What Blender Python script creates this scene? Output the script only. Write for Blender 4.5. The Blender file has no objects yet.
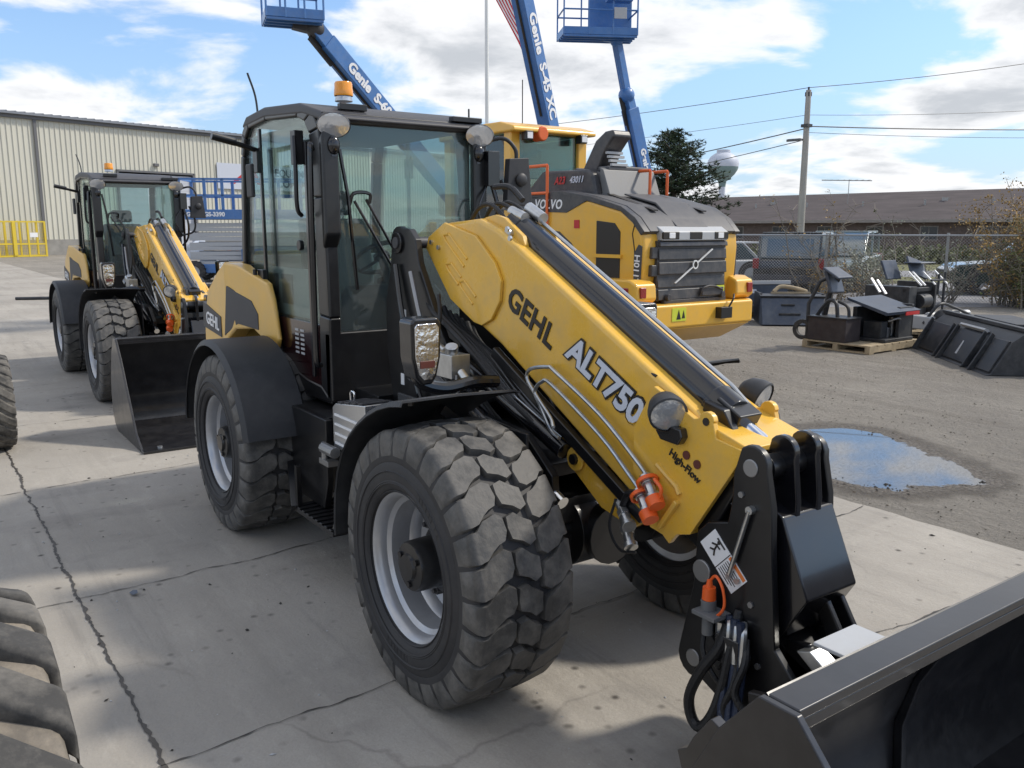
import bpy, bmesh, math, random
from mathutils import Vector, Matrix
R = math.radians
PI = math.pi
scene = bpy.context.scene
COL = scene.collection
random.seed(7)

# ---------------------------------------------------------------- materials
MATS = {}
def mat(name, col, rough=0.5, metal=0.0, var=0.0, vscale=3.0, bump=0.0, bscale=40.0, coat=0.0,
        col2=None, dust=0.0, dustcol=(0.34, 0.3, 0.25), stretch=None, spec=0.5):
    m = bpy.data.materials.new(name); m.use_nodes = True
    nt = m.node_tree; N = nt.nodes; L = nt.links
    b = N['Principled BSDF']
    b.inputs['Roughness'].default_value = rough
    b.inputs['Metallic'].default_value = metal
    b.inputs['Coat Weight'].default_value = coat
    b.inputs['Coat Roughness'].default_value = 0.08
    b.inputs['Specular IOR Level'].default_value = spec
    b.inputs['Base Color'].default_value = (*col, 1)
    tc = N.new('ShaderNodeTexCoord'); src = tc.outputs['Object']
    if stretch:
        mp = N.new('ShaderNodeMapping'); mp.inputs['Scale'].default_value = stretch
        L.new(src, mp.inputs['Vector']); src = mp.outputs['Vector']
    cur = None
    if var > 0 or col2:
        n = N.new('ShaderNodeTexNoise'); n.inputs['Scale'].default_value = vscale
        n.inputs['Detail'].default_value = 6; n.inputs['Roughness'].default_value = 0.62
        L.new(src, n.inputs['Vector'])
        r = N.new('ShaderNodeValToRGB')
        c1 = tuple(c * (1 - var) for c in col)
        c2 = col2 if col2 else tuple(min(1, c * (1 + var)) for c in col)
        r.color_ramp.elements[0].position = 0.32; r.color_ramp.elements[0].color = (*c1, 1)
        r.color_ramp.elements[1].position = 0.68; r.color_ramp.elements[1].color = (*c2, 1)
        L.new(n.outputs['Fac'], r.inputs['Fac']); cur = r.outputs['Color']
    if dust > 0:
        n2 = N.new('ShaderNodeTexNoise'); n2.inputs['Scale'].default_value = 9
        n2.inputs['Detail'].default_value = 8; n2.inputs['Roughness'].default_value = 0.7
        L.new(tc.outputs['Object'], n2.inputs['Vector'])
        mr = N.new('ShaderNodeMapRange'); mr.inputs['From Min'].default_value = 0.42; mr.inputs['From Max'].default_value = 0.75
        mr.inputs['To Max'].default_value = dust
        L.new(n2.outputs['Fac'], mr.inputs['Value'])
        mx = N.new('ShaderNodeMix'); mx.data_type = 'RGBA'
        L.new(mr.outputs['Result'], mx.inputs['Factor'])
        if cur: L.new(cur, mx.inputs['A'])
        else: mx.inputs['A'].default_value = (*col, 1)
        mx.inputs['B'].default_value = (*dustcol, 1)
        cur = mx.outputs['Result']
        ma = N.new('ShaderNodeMapRange'); ma.inputs['To Min'].default_value = rough; ma.inputs['To Max'].default_value = min(1, rough + 0.35)
        L.new(mr.outputs['Result'], ma.inputs['Value']); L.new(ma.outputs['Result'], b.inputs['Roughness'])
    if cur: L.new(cur, b.inputs['Base Color'])
    if bump > 0:
        n3 = N.new('ShaderNodeTexNoise'); n3.inputs['Scale'].default_value = bscale; n3.inputs['Detail'].default_value = 5
        L.new(src, n3.inputs['Vector'])
        bp = N.new('ShaderNodeBump'); bp.inputs['Strength'].default_value = bump; bp.inputs['Distance'].default_value = 0.01
        L.new(n3.outputs['Fac'], bp.inputs['Height']); L.new(bp.outputs['Normal'], b.inputs['Normal'])
    MATS[name] = m
    return m

def glass(name, tint, refl=1.0, rough=0.0, alpha_dirt=0.0, dirt=(0.5, 0.55, 0.55)):
    m = bpy.data.materials.new(name); m.use_nodes = True
    nt = m.node_tree; N = nt.nodes; L = nt.links
    for n in list(N): N.remove(n)
    out = N.new('ShaderNodeOutputMaterial')
    tr = N.new('ShaderNodeBsdfTransparent'); tr.inputs['Color'].default_value = (*tint, 1)
    gl = N.new('ShaderNodeBsdfGlossy'); gl.inputs['Roughness'].default_value = rough
    fr = N.new('ShaderNodeFresnel'); fr.inputs['IOR'].default_value = 1.5
    mu = N.new('ShaderNodeMath'); mu.operation = 'MULTIPLY'; mu.inputs[1].default_value = refl; mu.use_clamp = True
    L.new(fr.outputs[0], mu.inputs[0])
    mx = N.new('ShaderNodeMixShader'); L.new(mu.outputs[0], mx.inputs[0])
    base = tr.outputs[0]
    if alpha_dirt > 0:
        df = N.new('ShaderNodeBsdfDiffuse'); df.inputs['Color'].default_value = (*dirt, 1)
        m2 = N.new('ShaderNodeMixShader'); m2.inputs[0].default_value = alpha_dirt
        L.new(tr.outputs[0], m2.inputs[1]); L.new(df.outputs[0], m2.inputs[2]); base = m2.outputs[0]
    L.new(base, mx.inputs[1]); L.new(gl.outputs[0], mx.inputs[2]); L.new(mx.outputs[0], out.inputs[0])
    MATS[name] = m
    return m

mat('yellow', (0.80, 0.46, 0.05), 0.27, coat=0.5, var=0.07, vscale=2.0, dust=0.38, dustcol=(0.40, 0.31, 0.17), bump=0.05, bscale=22)
mat('hood_yellow', (0.76, 0.46, 0.10), 0.38, coat=0.3, var=0.05, vscale=2.0, dust=0.25, dustcol=(0.5, 0.42, 0.3))
mat('orange_yellow', (0.80, 0.44, 0.045), 0.36, coat=0.3, var=0.05, vscale=1.0, dust=0.2, dustcol=(0.42, 0.33, 0.2))
mat('black_paint', (0.007, 0.007, 0.008), 0.34, coat=0.2, dust=0.14, dustcol=(0.05, 0.048, 0.046), var=0.1)
mat('black_gloss', (0.007, 0.007, 0.009), 0.18, coat=0.5, dust=0.10, dustcol=(0.06, 0.06, 0.06), var=0.1)
mat('bucket_black', (0.011, 0.011, 0.013), 0.30, coat=0.3, dust=0.3, dustcol=(0.06, 0.058, 0.058), var=0.2, bump=0.05, bscale=15)
mat('plastic', (0.022, 0.023, 0.026), 0.5, dust=0.3, dustcol=(0.09, 0.09, 0.09))
mat('dark_grey', (0.045, 0.045, 0.05), 0.5, dust=0.3, dustcol=(0.14, 0.13, 0.12))
mat('mid_grey', (0.14, 0.145, 0.15), 0.5, dust=0.2)
mat('light_grey', (0.42, 0.43, 0.44), 0.45, dust=0.2)
mat('door_red_reflection', (0.022, 0.008, 0.009), 0.14, coat=0.6)  # black cab door panel, red reflection of a neighbouring machine painted into the colour
mat('hood_grey', (0.075, 0.075, 0.08), 0.55, coat=0.0, dust=0.15)
mat('stack_grey', (0.042, 0.042, 0.046), 0.4, dust=0.2)
mat('rubber', (0.028, 0.028, 0.029), 0.72, dust=0.55, dustcol=(0.14, 0.125, 0.11), bump=0.15, bscale=50)
mat('rubber_tread', (0.055, 0.054, 0.052), 0.55, dust=0.85, dustcol=(0.19, 0.178, 0.16), bump=0.3, bscale=35, var=0.2, vscale=10)
mat('rubber_side', (0.020, 0.020, 0.022), 0.62, dust=0.28, dustcol=(0.1, 0.092, 0.085), bump=0.08, bscale=60)
mat('rubber_dusty', (0.16, 0.14, 0.115), 0.85, dust=0.95, dustcol=(0.40, 0.34, 0.26), bump=0.4, bscale=30, var=0.4, vscale=5)
mat('rubber_worn', (0.05, 0.048, 0.045), 0.85, dust=0.8, dustcol=(0.25, 0.23, 0.2), bump=0.3, bscale=30, var=0.3, vscale=5)
mat('rim_silver', (0.46, 0.47, 0.49), 0.33, metal=0.55, dust=0.3, dustcol=(0.3, 0.28, 0.26))
mat('chrome', (0.75, 0.76, 0.78), 0.12, metal=1.0)
mat('zinc', (0.52, 0.53, 0.53), 0.32, metal=0.9, var=0.15, vscale=20)
mat('steel', (0.32, 0.32, 0.32), 0.4, metal=0.8, dust=0.3)
mat('alu_box', (0.62, 0.63, 0.64), 0.28, metal=0.85, dust=0.2)
mat('orange_cap', (0.85, 0.13, 0.02), 0.45)
mat('orange_rail', (0.75, 0.14, 0.03), 0.45)
mat('red', (0.5, 0.02, 0.02), 0.4)
mat('hose', (0.012, 0.012, 0.013), 0.5, bump=0.3, bscale=120)
mat('hose_blue', (0.02, 0.03, 0.06), 0.45, bump=0.3, bscale=120)
mat('ink', (0.02, 0.016, 0.012), 0.5)
mat('white', (0.8, 0.8, 0.8), 0.4)
mat('white_paint', (0.78, 0.78, 0.76), 0.4, dust=0.15)
mat('decal_grey', (0.62, 0.65, 0.72), 0.4)
mat('decal_orange', (0.75, 0.2, 0.04), 0.4)
mat('decal_brown', (0.12, 0.03, 0.02), 0.5)
mat('decal_lime', (0.6, 0.65, 0.05), 0.45)
mat('amber', (0.85, 0.32, 0.02), 0.2, coat=0.6)
mat('lens', (0.62, 0.64, 0.66), 0.12, metal=0.6, coat=1.0, bump=0.25, bscale=45)
mat('reflector', (0.8, 0.8, 0.8), 0.12, metal=1.0, bump=0.9, bscale=18)
mat('seat_cloth', (0.07, 0.075, 0.08), 0.8)
mat('cab_trim', (0.36, 0.38, 0.38), 0.7)
mat('cab_liner', (0.16, 0.17, 0.17), 0.8)
mat('lift_blue', (0.045, 0.155, 0.40), 0.38, coat=0.3, dust=0.25, dustcol=(0.2, 0.25, 0.33), var=0.1)
mat('siding', (0.56, 0.545, 0.465), 0.55, var=0.05, vscale=0.6, stretch=(1, 1, 0.2))
mat('siding_trim', (0.12, 0.12, 0.125), 0.5)
mat('roof_metal', (0.22, 0.23, 0.25), 0.4, metal=0.3, var=0.1, vscale=0.6)
mat('concrete_wall', (0.27, 0.26, 0.24), 0.9, var=0.2, vscale=1.2)
mat('door_panel', (0.5, 0.52, 0.57), 0.5, var=0.04)
mat('cage_yellow', (0.68, 0.5, 0.03), 0.5, dust=0.2)
mat('tarp', (0.55, 0.6, 0.68), 0.55, var=0.12, vscale=4, bump=0.3, bscale=6)
mat('cloth_tan', (0.45, 0.4, 0.3), 0.8, var=0.2)
mat('shingles', (0.078, 0.064, 0.064), 0.9, var=0.22, vscale=1.2, stretch=(0.35, 1, 3), bump=0.2, bscale=6)
mat('brick', (0.13, 0.1, 0.085), 0.9, var=0.25, vscale=3)
mat('fascia', (0.24, 0.22, 0.2), 0.7, var=0.1)
mat('window_dark', (0.03, 0.035, 0.04), 0.1)
mat('pole_wood', (0.36, 0.34, 0.31), 0.85, var=0.15, vscale=2, stretch=(4, 4, 0.3))
mat('galv', (0.36, 0.37, 0.37), 0.4, metal=0.7)
mat('fence_wire', (0.24, 0.24, 0.24), 0.6)
mat('bark', (0.07, 0.055, 0.04), 0.9, var=0.3, vscale=8)
mat('twig', (0.22, 0.19, 0.15), 0.9)
mat('needles', (0.036, 0.056, 0.032), 0.75, var=0.4, vscale=1.3)
mat('needles_lite', (0.055, 0.085, 0.04), 0.75, var=0.3, vscale=1.3)
mat('leaf_ochre', (0.30, 0.19, 0.06), 0.75, var=0.3, vscale=3)
mat('leaf_olive', (0.12, 0.13, 0.045), 0.75, var=0.35, vscale=3)
mat('leaf_grey', (0.26, 0.27, 0.2), 0.8, var=0.3, vscale=3)
mat('tower_white', (0.50, 0.53, 0.60), 0.5)
mat('tower_green', (0.17, 0.25, 0.25), 0.5)
mat('implement_blue', (0.045, 0.06, 0.09), 0.42, dust=0.4, dustcol=(0.16, 0.17, 0.18), var=0.15)
mat('implement_black', (0.022, 0.024, 0.028), 0.45, dust=0.55, dustcol=(0.1, 0.098, 0.095), var=0.2)
mat('implement_maroon', (0.034, 0.026, 0.028), 0.5, dust=0.5, dustcol=(0.09, 0.08, 0.075))
mat('pallet_wood', (0.36, 0.29, 0.19), 0.85, var=0.25, vscale=6, stretch=(1, 6, 1))
mat('car_black', (0.012, 0.014, 0.016), 0.2, coat=0.8, dust=0.15)
mat('pickup_grey', (0.20, 0.25, 0.25), 0.25, coat=0.8, dust=0.1)
mat('car_white', (0.55, 0.56, 0.56), 0.3, coat=0.6)
mat('car_green', (0.03, 0.05, 0.045), 0.2, coat=0.8)
mat('car_glass', (0.05, 0.08, 0.09), 0.05, coat=1.0, spec=1.0)
mat('tail_red', (0.28, 0.015, 0.012), 0.25, coat=0.8)
mat('flag_red', (0.55, 0.03, 0.04), 0.7)
mat('flag_blue', (0.02, 0.03, 0.15), 0.7)
mat('grass', (0.13, 0.13, 0.045), 0.95, var=0.35, vscale=0.8, bump=0.3, bscale=10)
mat('road_asphalt', (0.22, 0.22, 0.23), 0.9, var=0.12, vscale=0.7)
mat('debris_dark', (0.05, 0.045, 0.04), 0.9, var=0.4, vscale=9)
mat('mud', (0.055, 0.048, 0.04), 0.6, var=0.4, vscale=6)
glass('glass', (0.80, 0.885, 0.87), .55, alpha_dirt=0.03)
glass('glass_front', (0.78, 0.875, 0.86), 1.3, alpha_dirt=0.07, dirt=(0.5, 0.58, 0.6))
glass('glass_volvo', (0.5, 0.78, 0.74), 1.6, alpha_dirt=0.05)

# ---------------------------------------------------------------- mesh builder
def frame_from(d):
    d = Vector(d).normalized()
    up = Vector((0, 0, 1)) if abs(d.z) < 0.95 else Vector((1, 0, 0))
    a = d.cross(up).normalized(); b = d.cross(a).normalized()
    return a, b

class MB:
    def __init__(s): s.v = []; s.f = []; s.mi = []; s.m = 0
    def add(s, vs, fs):
        k = len(s.v); s.v += [tuple(v) for v in vs]
        for f in fs: s.f.append([k + i for i in f]); s.mi.append(s.m)
        return s
    def box(s, x0, x1, y0, y1, z0, z1, T=None):
        vs = [Vector((x, y, z)) for z in (z0, z1) for y in (y0, y1) for x in (x0, x1)]
        if T is not None: vs = [T @ v for v in vs]
        return s.add(vs, [(0, 2, 3, 1), (4, 5, 7, 6), (0, 1, 5, 4), (2, 6, 7, 3), (0, 4, 6, 2), (1, 3, 7, 5)])
    def bar(s, p0, p1, w, h, up=None):
        p0, p1 = Vector(p0), Vector(p1); d = (p1 - p0).normalized()
        if up is None: up = Vector((0, 0, 1)) if abs(d.z) < 0.95 else Vector((1, 0, 0))
        a = d.cross(Vector(up)).normalized(); b = a.cross(d).normalized()
        vs = [p + a * (i * w / 2) + b * (j * h / 2) for p in (p0, p1) for j in (-1, 1) for i in (-1, 1)]
        return s.add(vs, [(0, 2, 3, 1), (4, 5, 7, 6), (0, 1, 5, 4), (2, 6, 7, 3), (0, 4, 6, 2), (1, 3, 7, 5)])
    def prism(s, pts, a0, a1, axis='y', pts2=None):
        n = len(pts); p2 = pts2 or pts
        def mk(p, a):
            if axis == 'y': return (p[0], a, p[1])
            if axis == 'x': return (a, p[0], p[1])
            return (p[0], p[1], a)
        vs = [mk(p, a0) for p in pts] + [mk(p, a1) for p in p2]
        fs = [list(range(n)), list(range(2 * n - 1, n - 1, -1))]
        for i in range(n):
            j = (i + 1) % n; fs.append((i, i + n, j + n, j))
        return s.add(vs, fs)
    def cyl(s, p0, p1, r0, r1=None, n=20, cap=True):
        r1 = r0 if r1 is None else r1
        p0, p1 = Vector(p0), Vector(p1); a, b = frame_from(p1 - p0)
        vs = []
        for p, r in ((p0, r0), (p1, r1)):
            for i in range(n):
                t = 2 * PI * i / n; vs.append(p + a * (r * math.cos(t)) + b * (r * math.sin(t)))
        fs = [(i, (i + 1) % n, (i + 1) % n + n, i + n) for i in range(n)]
        if cap: fs += [list(range(n - 1, -1, -1)), list(range(n, 2 * n))]
        return s.add(vs, fs)
    def tube(s, path, r, n=8, cap=True):
        P = [Vector(p) for p in path]; m = len(P)
        T = []
        for i in range(m):
            d = (P[min(i + 1, m - 1)] - P[max(i - 1, 0)]); T.append(d.normalized() if d.length > 1e-9 else Vector((0, 0, 1)))
        a, b = frame_from(T[0]); vs = []
        rr = r if isinstance(r, (list, tuple)) else [r] * m
        for i in range(m):
            a = (a - T[i] * a.dot(T[i])).normalized(); b = T[i].cross(a)
            for k in range(n):
                t = 2 * PI * k / n; vs.append(P[i] + (a * math.cos(t) + b * math.sin(t)) * rr[i])
        fs = []
        for i in range(m - 1):
            for k in range(n):
                fs.append((i * n + k, i * n + (k + 1) % n, (i + 1) * n + (k + 1) % n, (i + 1) * n + k))
        if cap: fs += [list(range(n - 1, -1, -1)), list(range((m - 1) * n, m * n))]
        return s.add(vs, fs)
    def lathe(s, prof, org, axis, n=48, close=False):
        # prof: (radius, distance along axis)
        org = Vector(org); ax = Vector(axis).normalized(); a, b = frame_from(ax); m = len(prof)
        vs = []
        for i in range(n):
            t = 2 * PI * i / n; d = a * math.cos(t) + b * math.sin(t)
            for r, h in prof: vs.append(org + d * r + ax * h)
        fs = []
        for i in range(n):
            j = (i + 1) % n
            for k in range(m if close else m - 1):
                l = (k + 1) % m
                fs.append((i * m + k, j * m + k, j * m + l, i * m + l))
        return s.add(vs, fs)
    def ball(s, c, r, n=16, m=10):
        c = Vector(c); rx, ry, rz = r if isinstance(r, (tuple, list)) else (r, r, r)
        vs = [c + Vector((0, 0, rz))]; fs = []
        for i in range(1, m):
            ph = PI * i / m
            for k in range(n):
                t = 2 * PI * k / n
                vs.append(c + Vector((rx * math.sin(ph) * math.cos(t), ry * math.sin(ph) * math.sin(t), rz * math.cos(ph))))
        vs.append(c - Vector((0, 0, rz)))
        for k in range(n):
            fs.append((0, 1 + k, 1 + (k + 1) % n)); l = len(vs) - 1
            fs.append((l, 1 + (m - 2) * n + (k + 1) % n, 1 + (m - 2) * n + k))
        for i in range(m - 2):
            for k in range(n):
                q = 1 + i * n; fs.append((q + k, q + n + k, q + n + (k + 1) % n, q + (k + 1) % n))
        return s.add(vs, fs)
    def sew(s, d=1e-5):
        g = {}; mp = []; nv = []
        for v in s.v:
            k = (round(v[0] / d), round(v[1] / d), round(v[2] / d))
            if k not in g: g[k] = len(nv); nv.append(v)
            mp.append(g[k])
        s.v = nv; F = []; M_ = []
        for f, i in zip(s.f, s.mi):
            q = []
            for a in f:
                if not q or mp[a] != q[-1]: q.append(mp[a])
            if len(q) > 1 and q[0] == q[-1]: q.pop()
            if len(q) > 2: F.append(q); M_.append(i)
        s.f = F; s.mi = M_; return s
    def shell(s, rows, th_vec=None, th=0.01):
        # rows: grid of points -> sheet with thickness along averaged normals
        m = len(rows); n = len(rows[0]); G = [[Vector(p) for p in r] for r in rows]
        nr = [[None] * n for _ in range(m)]
        for i in range(m):
            for j in range(n):
                du = G[min(i + 1, m - 1)][j] - G[max(i - 1, 0)][j]; dv = G[i][min(j + 1, n - 1)] - G[i][max(j - 1, 0)]
                q = du.cross(dv); nr[i][j] = q.normalized() if q.length > 1e-12 else Vector((0, 0, 1))
        vs = [G[i][j] for i in range(m) for j in range(n)] + [G[i][j] - nr[i][j] * th for i in range(m) for j in range(n)]
        o = m * n; fs = []
        for i in range(m - 1):
            for j in range(n - 1):
                a, b, c, d = i * n + j, (i + 1) * n + j, (i + 1) * n + j + 1, i * n + j + 1
                fs += [(a, b, c, d), (o + d, o + c, o + b, o + a)]
        for i in range(m - 1):
            fs += [(i * n, o + i * n, o + (i + 1) * n, (i + 1) * n), (i * n + n - 1, (i + 1) * n + n - 1, o + (i + 1) * n + n - 1, o + i * n + n - 1)]
        for j in range(n - 1):
            e = (m - 1) * n
            fs += [(j, j + 1, o + j + 1, o + j), (e + j, o + e + j, o + e + j + 1, e + j + 1)]
        return s.add(vs, fs)
    def build(s, name, m, parent=None, bevel=0.0, smooth=30, label=None, seg=2):
        me = bpy.data.meshes.new(name); me.from_pydata(s.v, [], s.f)
        ms = m if isinstance(m, (list, tuple)) else [m]
        for q in ms: me.materials.append(MATS[q])
        if len(ms) > 1:
            for p, i in zip(me.polygons, s.mi): p.material_index = i
        bm = bmesh.new(); bm.from_mesh(me); bmesh.ops.recalc_face_normals(bm, faces=bm.faces); bm.to_mesh(me); bm.free()
        if smooth:
            me.shade_smooth(); me.set_sharp_from_angle(angle=R(smooth))
        o = bpy.data.objects.new(name, me); COL.objects.link(o)
        if parent: o.parent = parent
        if bevel > 0:
            b = o.modifiers.new('bevel', 'BEVEL'); b.width = bevel; b.segments = seg; b.limit_method = 'ANGLE'; b.angle_limit = R(35); b.harden_normals = True
        if label: o['label'] = label
        return o

def thing(name, label, cat, loc=(0, 0, 0), rz=0, group=None):
    o = bpy.data.objects.new(name, None); COL.objects.link(o); o.empty_display_size = 0.3
    o.location = loc; o.rotation_euler = (0, 0, rz); return tag(o, label, cat, group)
def tag(o, label, cat, group=None, kind=None):
    o['label'] = label
    o['category'] = cat
    if group: o['group'] = group
    if kind: o['kind'] = kind
    return o
def struct(o): o['kind'] = 'structure'; return o
def split_loose(o, limit=40):
    # every connected piece of the mesh becomes a part of its own
    bm = bmesh.new(); bm.from_mesh(o.data); seen = set(); comps = []
    for v in bm.verts:
        if v.index in seen: continue
        st = [v]; seen.add(v.index); c = []
        while st:
            q = st.pop(); c.append(q.index)
            for e in q.link_edges:
                n = e.other_vert(q)
                if n.index not in seen: seen.add(n.index); st.append(n)
        comps.append(set(c))
    bm.free()
    if not 1 < len(comps) <= limit: return
    src = o.data; kids = list(o.children)
    for i, c in enumerate(comps):
        me = src.copy(); b2 = bmesh.new(); b2.from_mesh(me)
        bmesh.ops.delete(b2, geom=[v for v in b2.verts if v.index not in c], context='VERTS'); b2.to_mesh(me); b2.free()
        if i == 0: o.data = me
        else: n = o.copy(); n.data = me; COL.objects.link(n)
def copy_tree(o, parent=None):
    c = o.copy(); COL.objects.link(c); c.parent = parent
    for ch in o.children: copy_tree(ch, c)
    return c

def lettering(name, text, m, parent, org, xdir, updir, size, thick=0.002, fat=0.0, shear=0.0, spacing=1.0, align='CENTER', center=True):
    cu = bpy.data.curves.new(name, 'FONT'); cu.body = text; cu.size = size; cu.extrude = thick; cu.offset = fat
    cu.shear = shear; cu.space_character = spacing; cu.align_x = align; cu.align_y = 'CENTER'; cu.resolution_u = 3
    t = bpy.data.objects.new('tmp', cu); COL.objects.link(t)
    dg = bpy.context.evaluated_depsgraph_get(); dg.update()
    me = bpy.data.meshes.new_from_object(t.evaluated_get(dg)); me.name = name
    bpy.data.objects.remove(t)
    x = Vector(xdir).normalized(); u = Vector(updir); u = (u - x * u.dot(x)).normalized(); z = x.cross(u)
    M = Matrix((x, u, z)).transposed().to_4x4(); M.translation = Vector(org)
    me.transform(M); me.materials.clear(); me.materials.append(MATS[m])
    o = bpy.data.objects.new(name, me); COL.objects.link(o); o.parent = parent
    return o

def arc(cx, cz, r, a0, a1, n):
    return [(cx + r * math.cos(R(a0 + (a1 - a0) * i / n)), cz + r * math.sin(R(a0 + (a1 - a0) * i / n))) for i in range(n + 1)]
def spline(P, n=8):
    P = [Vector(p) for p in P]; out = []
    Q = [P[0] * 2 - P[1]] + P + [P[-1] * 2 - P[-2]]
    for i in range(1, len(Q) - 2):
        for k in range(n):
            t = k / n; a, b, c, d = Q[i - 1], Q[i], Q[i + 1], Q[i + 2]
            out.append(0.5 * ((2 * b) + (c - a) * t + (2 * a - 5 * b + 4 * c - d) * t * t + (3 * b - a - 3 * c + d) * t ** 3))
    out.append(P[-1]); return out

# camera position and view direction on the site; site(lat, dist) is a spot `dist` m ahead and `lat` m to the right
CAM = Vector((2.8026, -2.3714, 1.8297)); YAW = 2.52814; PITCH = 0.17866; FPX = 857.59
FW = Vector((math.cos(YAW), math.sin(YAW), 0)); RT = Vector((math.sin(YAW), -math.cos(YAW), 0))
def site(lat, dist, z=0.0): v = CAM + FW * dist + RT * lat; return Vector((v.x, v.y, z))
# ---------------------------------------------------------------- wheels
WR = 0.55
def tread_map(u, w, R0, hw, pitch, drop=0.0):
    """u: pitch units round the wheel, w: -1..1 across (beyond 1 runs down the shoulder)"""
    s = 1 if w >= 0 else -1; aw = abs(w)
    if aw <= 0.86: y = w * hw; r = R0 - 0.011 * aw * aw
    else:
        k = (aw - 0.86) / 0.34
        y = s * (0.86 * hw + 0.15 * hw * math.sin(min(1, k) * PI / 2) * 1.0)
        r = R0 - 0.0081 - 0.095 * (1 - math.cos(min(1, k) * PI / 2))
    r -= drop
    t = u * pitch
    return (r * math.sin(t), y, r * math.cos(t))
CUTS = [-1.14, -1.06, -.98, -.92, -.86, -.62, -.42, -.2, 0, .2, .42, .62, .86, .92, .98, 1.06, 1.14]
def clip(poly, a, b):
    def half(P, f):
        out = []
        for i in range(len(P)):
            p, q = P[i], P[(i + 1) % len(P)]; fp, fq = f(p), f(q)
            if fp >= -1e-9: out.append(p)
            if (fp > 1e-9 and fq < -1e-9) or (fp < -1e-9 and fq > 1e-9): t = fp / (fp - fq); out.append((p[0] + (q[0] - p[0]) * t, p[1] + (q[1] - p[1]) * t))
        return out
    P = half(poly, lambda p: p[0] - a)
    return half(P, lambda p: b - p[0]) if len(P) > 2 else []
def tread_block(mb, poly, R0, hw, pitch, u0, depth):
    pts = []
    for i in range(len(poly)):
        a, b = poly[i], poly[(i + 1) % len(poly)]; pts.append(a)
        ts = sorted((c - a[0]) / (b[0] - a[0]) for c in CUTS if abs(b[0] - a[0]) > 1e-6 and 1e-6 < (c - a[0]) / (b[0] - a[0]) < 1 - 1e-6)
        pts += [(a[0] + (b[0] - a[0]) * t, a[1] + (b[1] - a[1]) * t) for t in ts]
    n = len(pts); cw = sum(p[0] for p in poly) / len(poly); cu = sum(p[1] for p in poly) / len(poly)
    def M3(p, su, sw, dr): return tread_map(u0 + cu + (p[1] - cu) * su, cw + (p[0] - cw) * sw, R0, hw, pitch, dr)
    for a, b in zip(CUTS, CUTS[1:]):
        q = clip(poly, a, b)
        if len(q) > 2: mb.add([M3(p, .965, .975, 0) for p in q], [list(range(len(q)))])
    rows = [[M3(p, .965, .975, 0) for p in pts], [M3(p, .99, .995, .004) for p in pts], [M3(p, 1.05, 1.03, depth) for p in pts]]
    base = len(mb.v); mb.v += rows[0] + rows[1] + rows[2]
    for i in range(n):
        j = (i + 1) % n
        for q in (0, n): mb.f.append([base + q + i, base + q + n + i, base + q + n + j, base + q + j]); mb.mi.append(mb.m)
def mining_tyre(R0=WR, hw=0.24, rim=0.29, pitches=27):
    pitch = 2 * PI / pitches; mb = MB()
    prof = []
    for w in [-1.2, -1.1, -1.0, -.9, -.8, -.6, -.3, 0, .3, .6, .8, .9, 1.0, 1.1, 1.2]:
        x, y, z = tread_map(0, w, R0, hw, pitch, 0.025); prof.append((z, y))
    mb.m = 0
    side = [(R0 - 0.155, hw * 1.04), (R0 - 0.2, hw * 1.035), (R0 - 0.235, hw * 1.0), (rim + 0.01, hw * .93), (rim - 0.005, hw * .86)]
    side = [(R0 - 0.135, hw * 1.0)] + side
    p = [(r, -y) for r, y in reversed(side)] + prof + side
    mb.lathe(p, (0, 0, 0), (0, 1, 0), n=104)
    mb.m = 1
    L1 = [(-1.14, .14), (-1.0, .12), (-.80, .08), (-.66, -.16), (-.40, -.30), (-.28, -.18), (-.265, .24), (-.34, .50), (-.48, .58), (-.60, .72), (-.72, .92), (-.86, .98), (-1.0, .97), (-1.14, .90)]
    C1 = [(-.22, -.12), (-.06, -.20), (.08, .0), (.235, .14), (.24, .68), (.10, .80), (-.02, .64), (-.21, .52), (-.245, .20)]
    for i in range(pitches):
        tread_block(mb, L1, R0, hw, pitch, i, 0.026)
        tread_block(mb, C1, R0, hw, pitch, i - .02, 0.026)
        tread_block(mb, [(-w, -u + 0.82) for w, u in reversed(L1)], R0, hw, pitch, i, 0.026)
    # open shape kept as its own profile: bead rings on the sidewall
    mb.m = 0
    for sgn in (-1, 1):
        for q, hgt in ((.165, .006), (.205, .003), (.212, .003), (.245, .005)):
            wq = hw * (1.035 if q < .2 else 1.03 if q < .22 else .965)
            mb.lathe([(R0 - q, sgn * wq), (R0 - q - .004, sgn * (wq + hgt)), (R0 - q - .008, sgn * wq)], (0, 0, 0), (0, 1, 0), n=96)
        for k in range(14):
            a0 = k * .075 + (2.1 if k > 6 else 0)
            for aa in (a0,):
                c_, s_ = math.cos(aa), math.sin(aa); rr = R0 - .19
                mb.bar(((rr - .012) * c_, sgn * hw * 1.03, (rr - .012) * s_), ((rr + .012) * math.cos(aa + .01), sgn * hw * 1.03, (rr + .012) * math.sin(aa + .01)), .022 if k % 3 else .012, .006, up=(0, 1, 0))
    return mb

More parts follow.
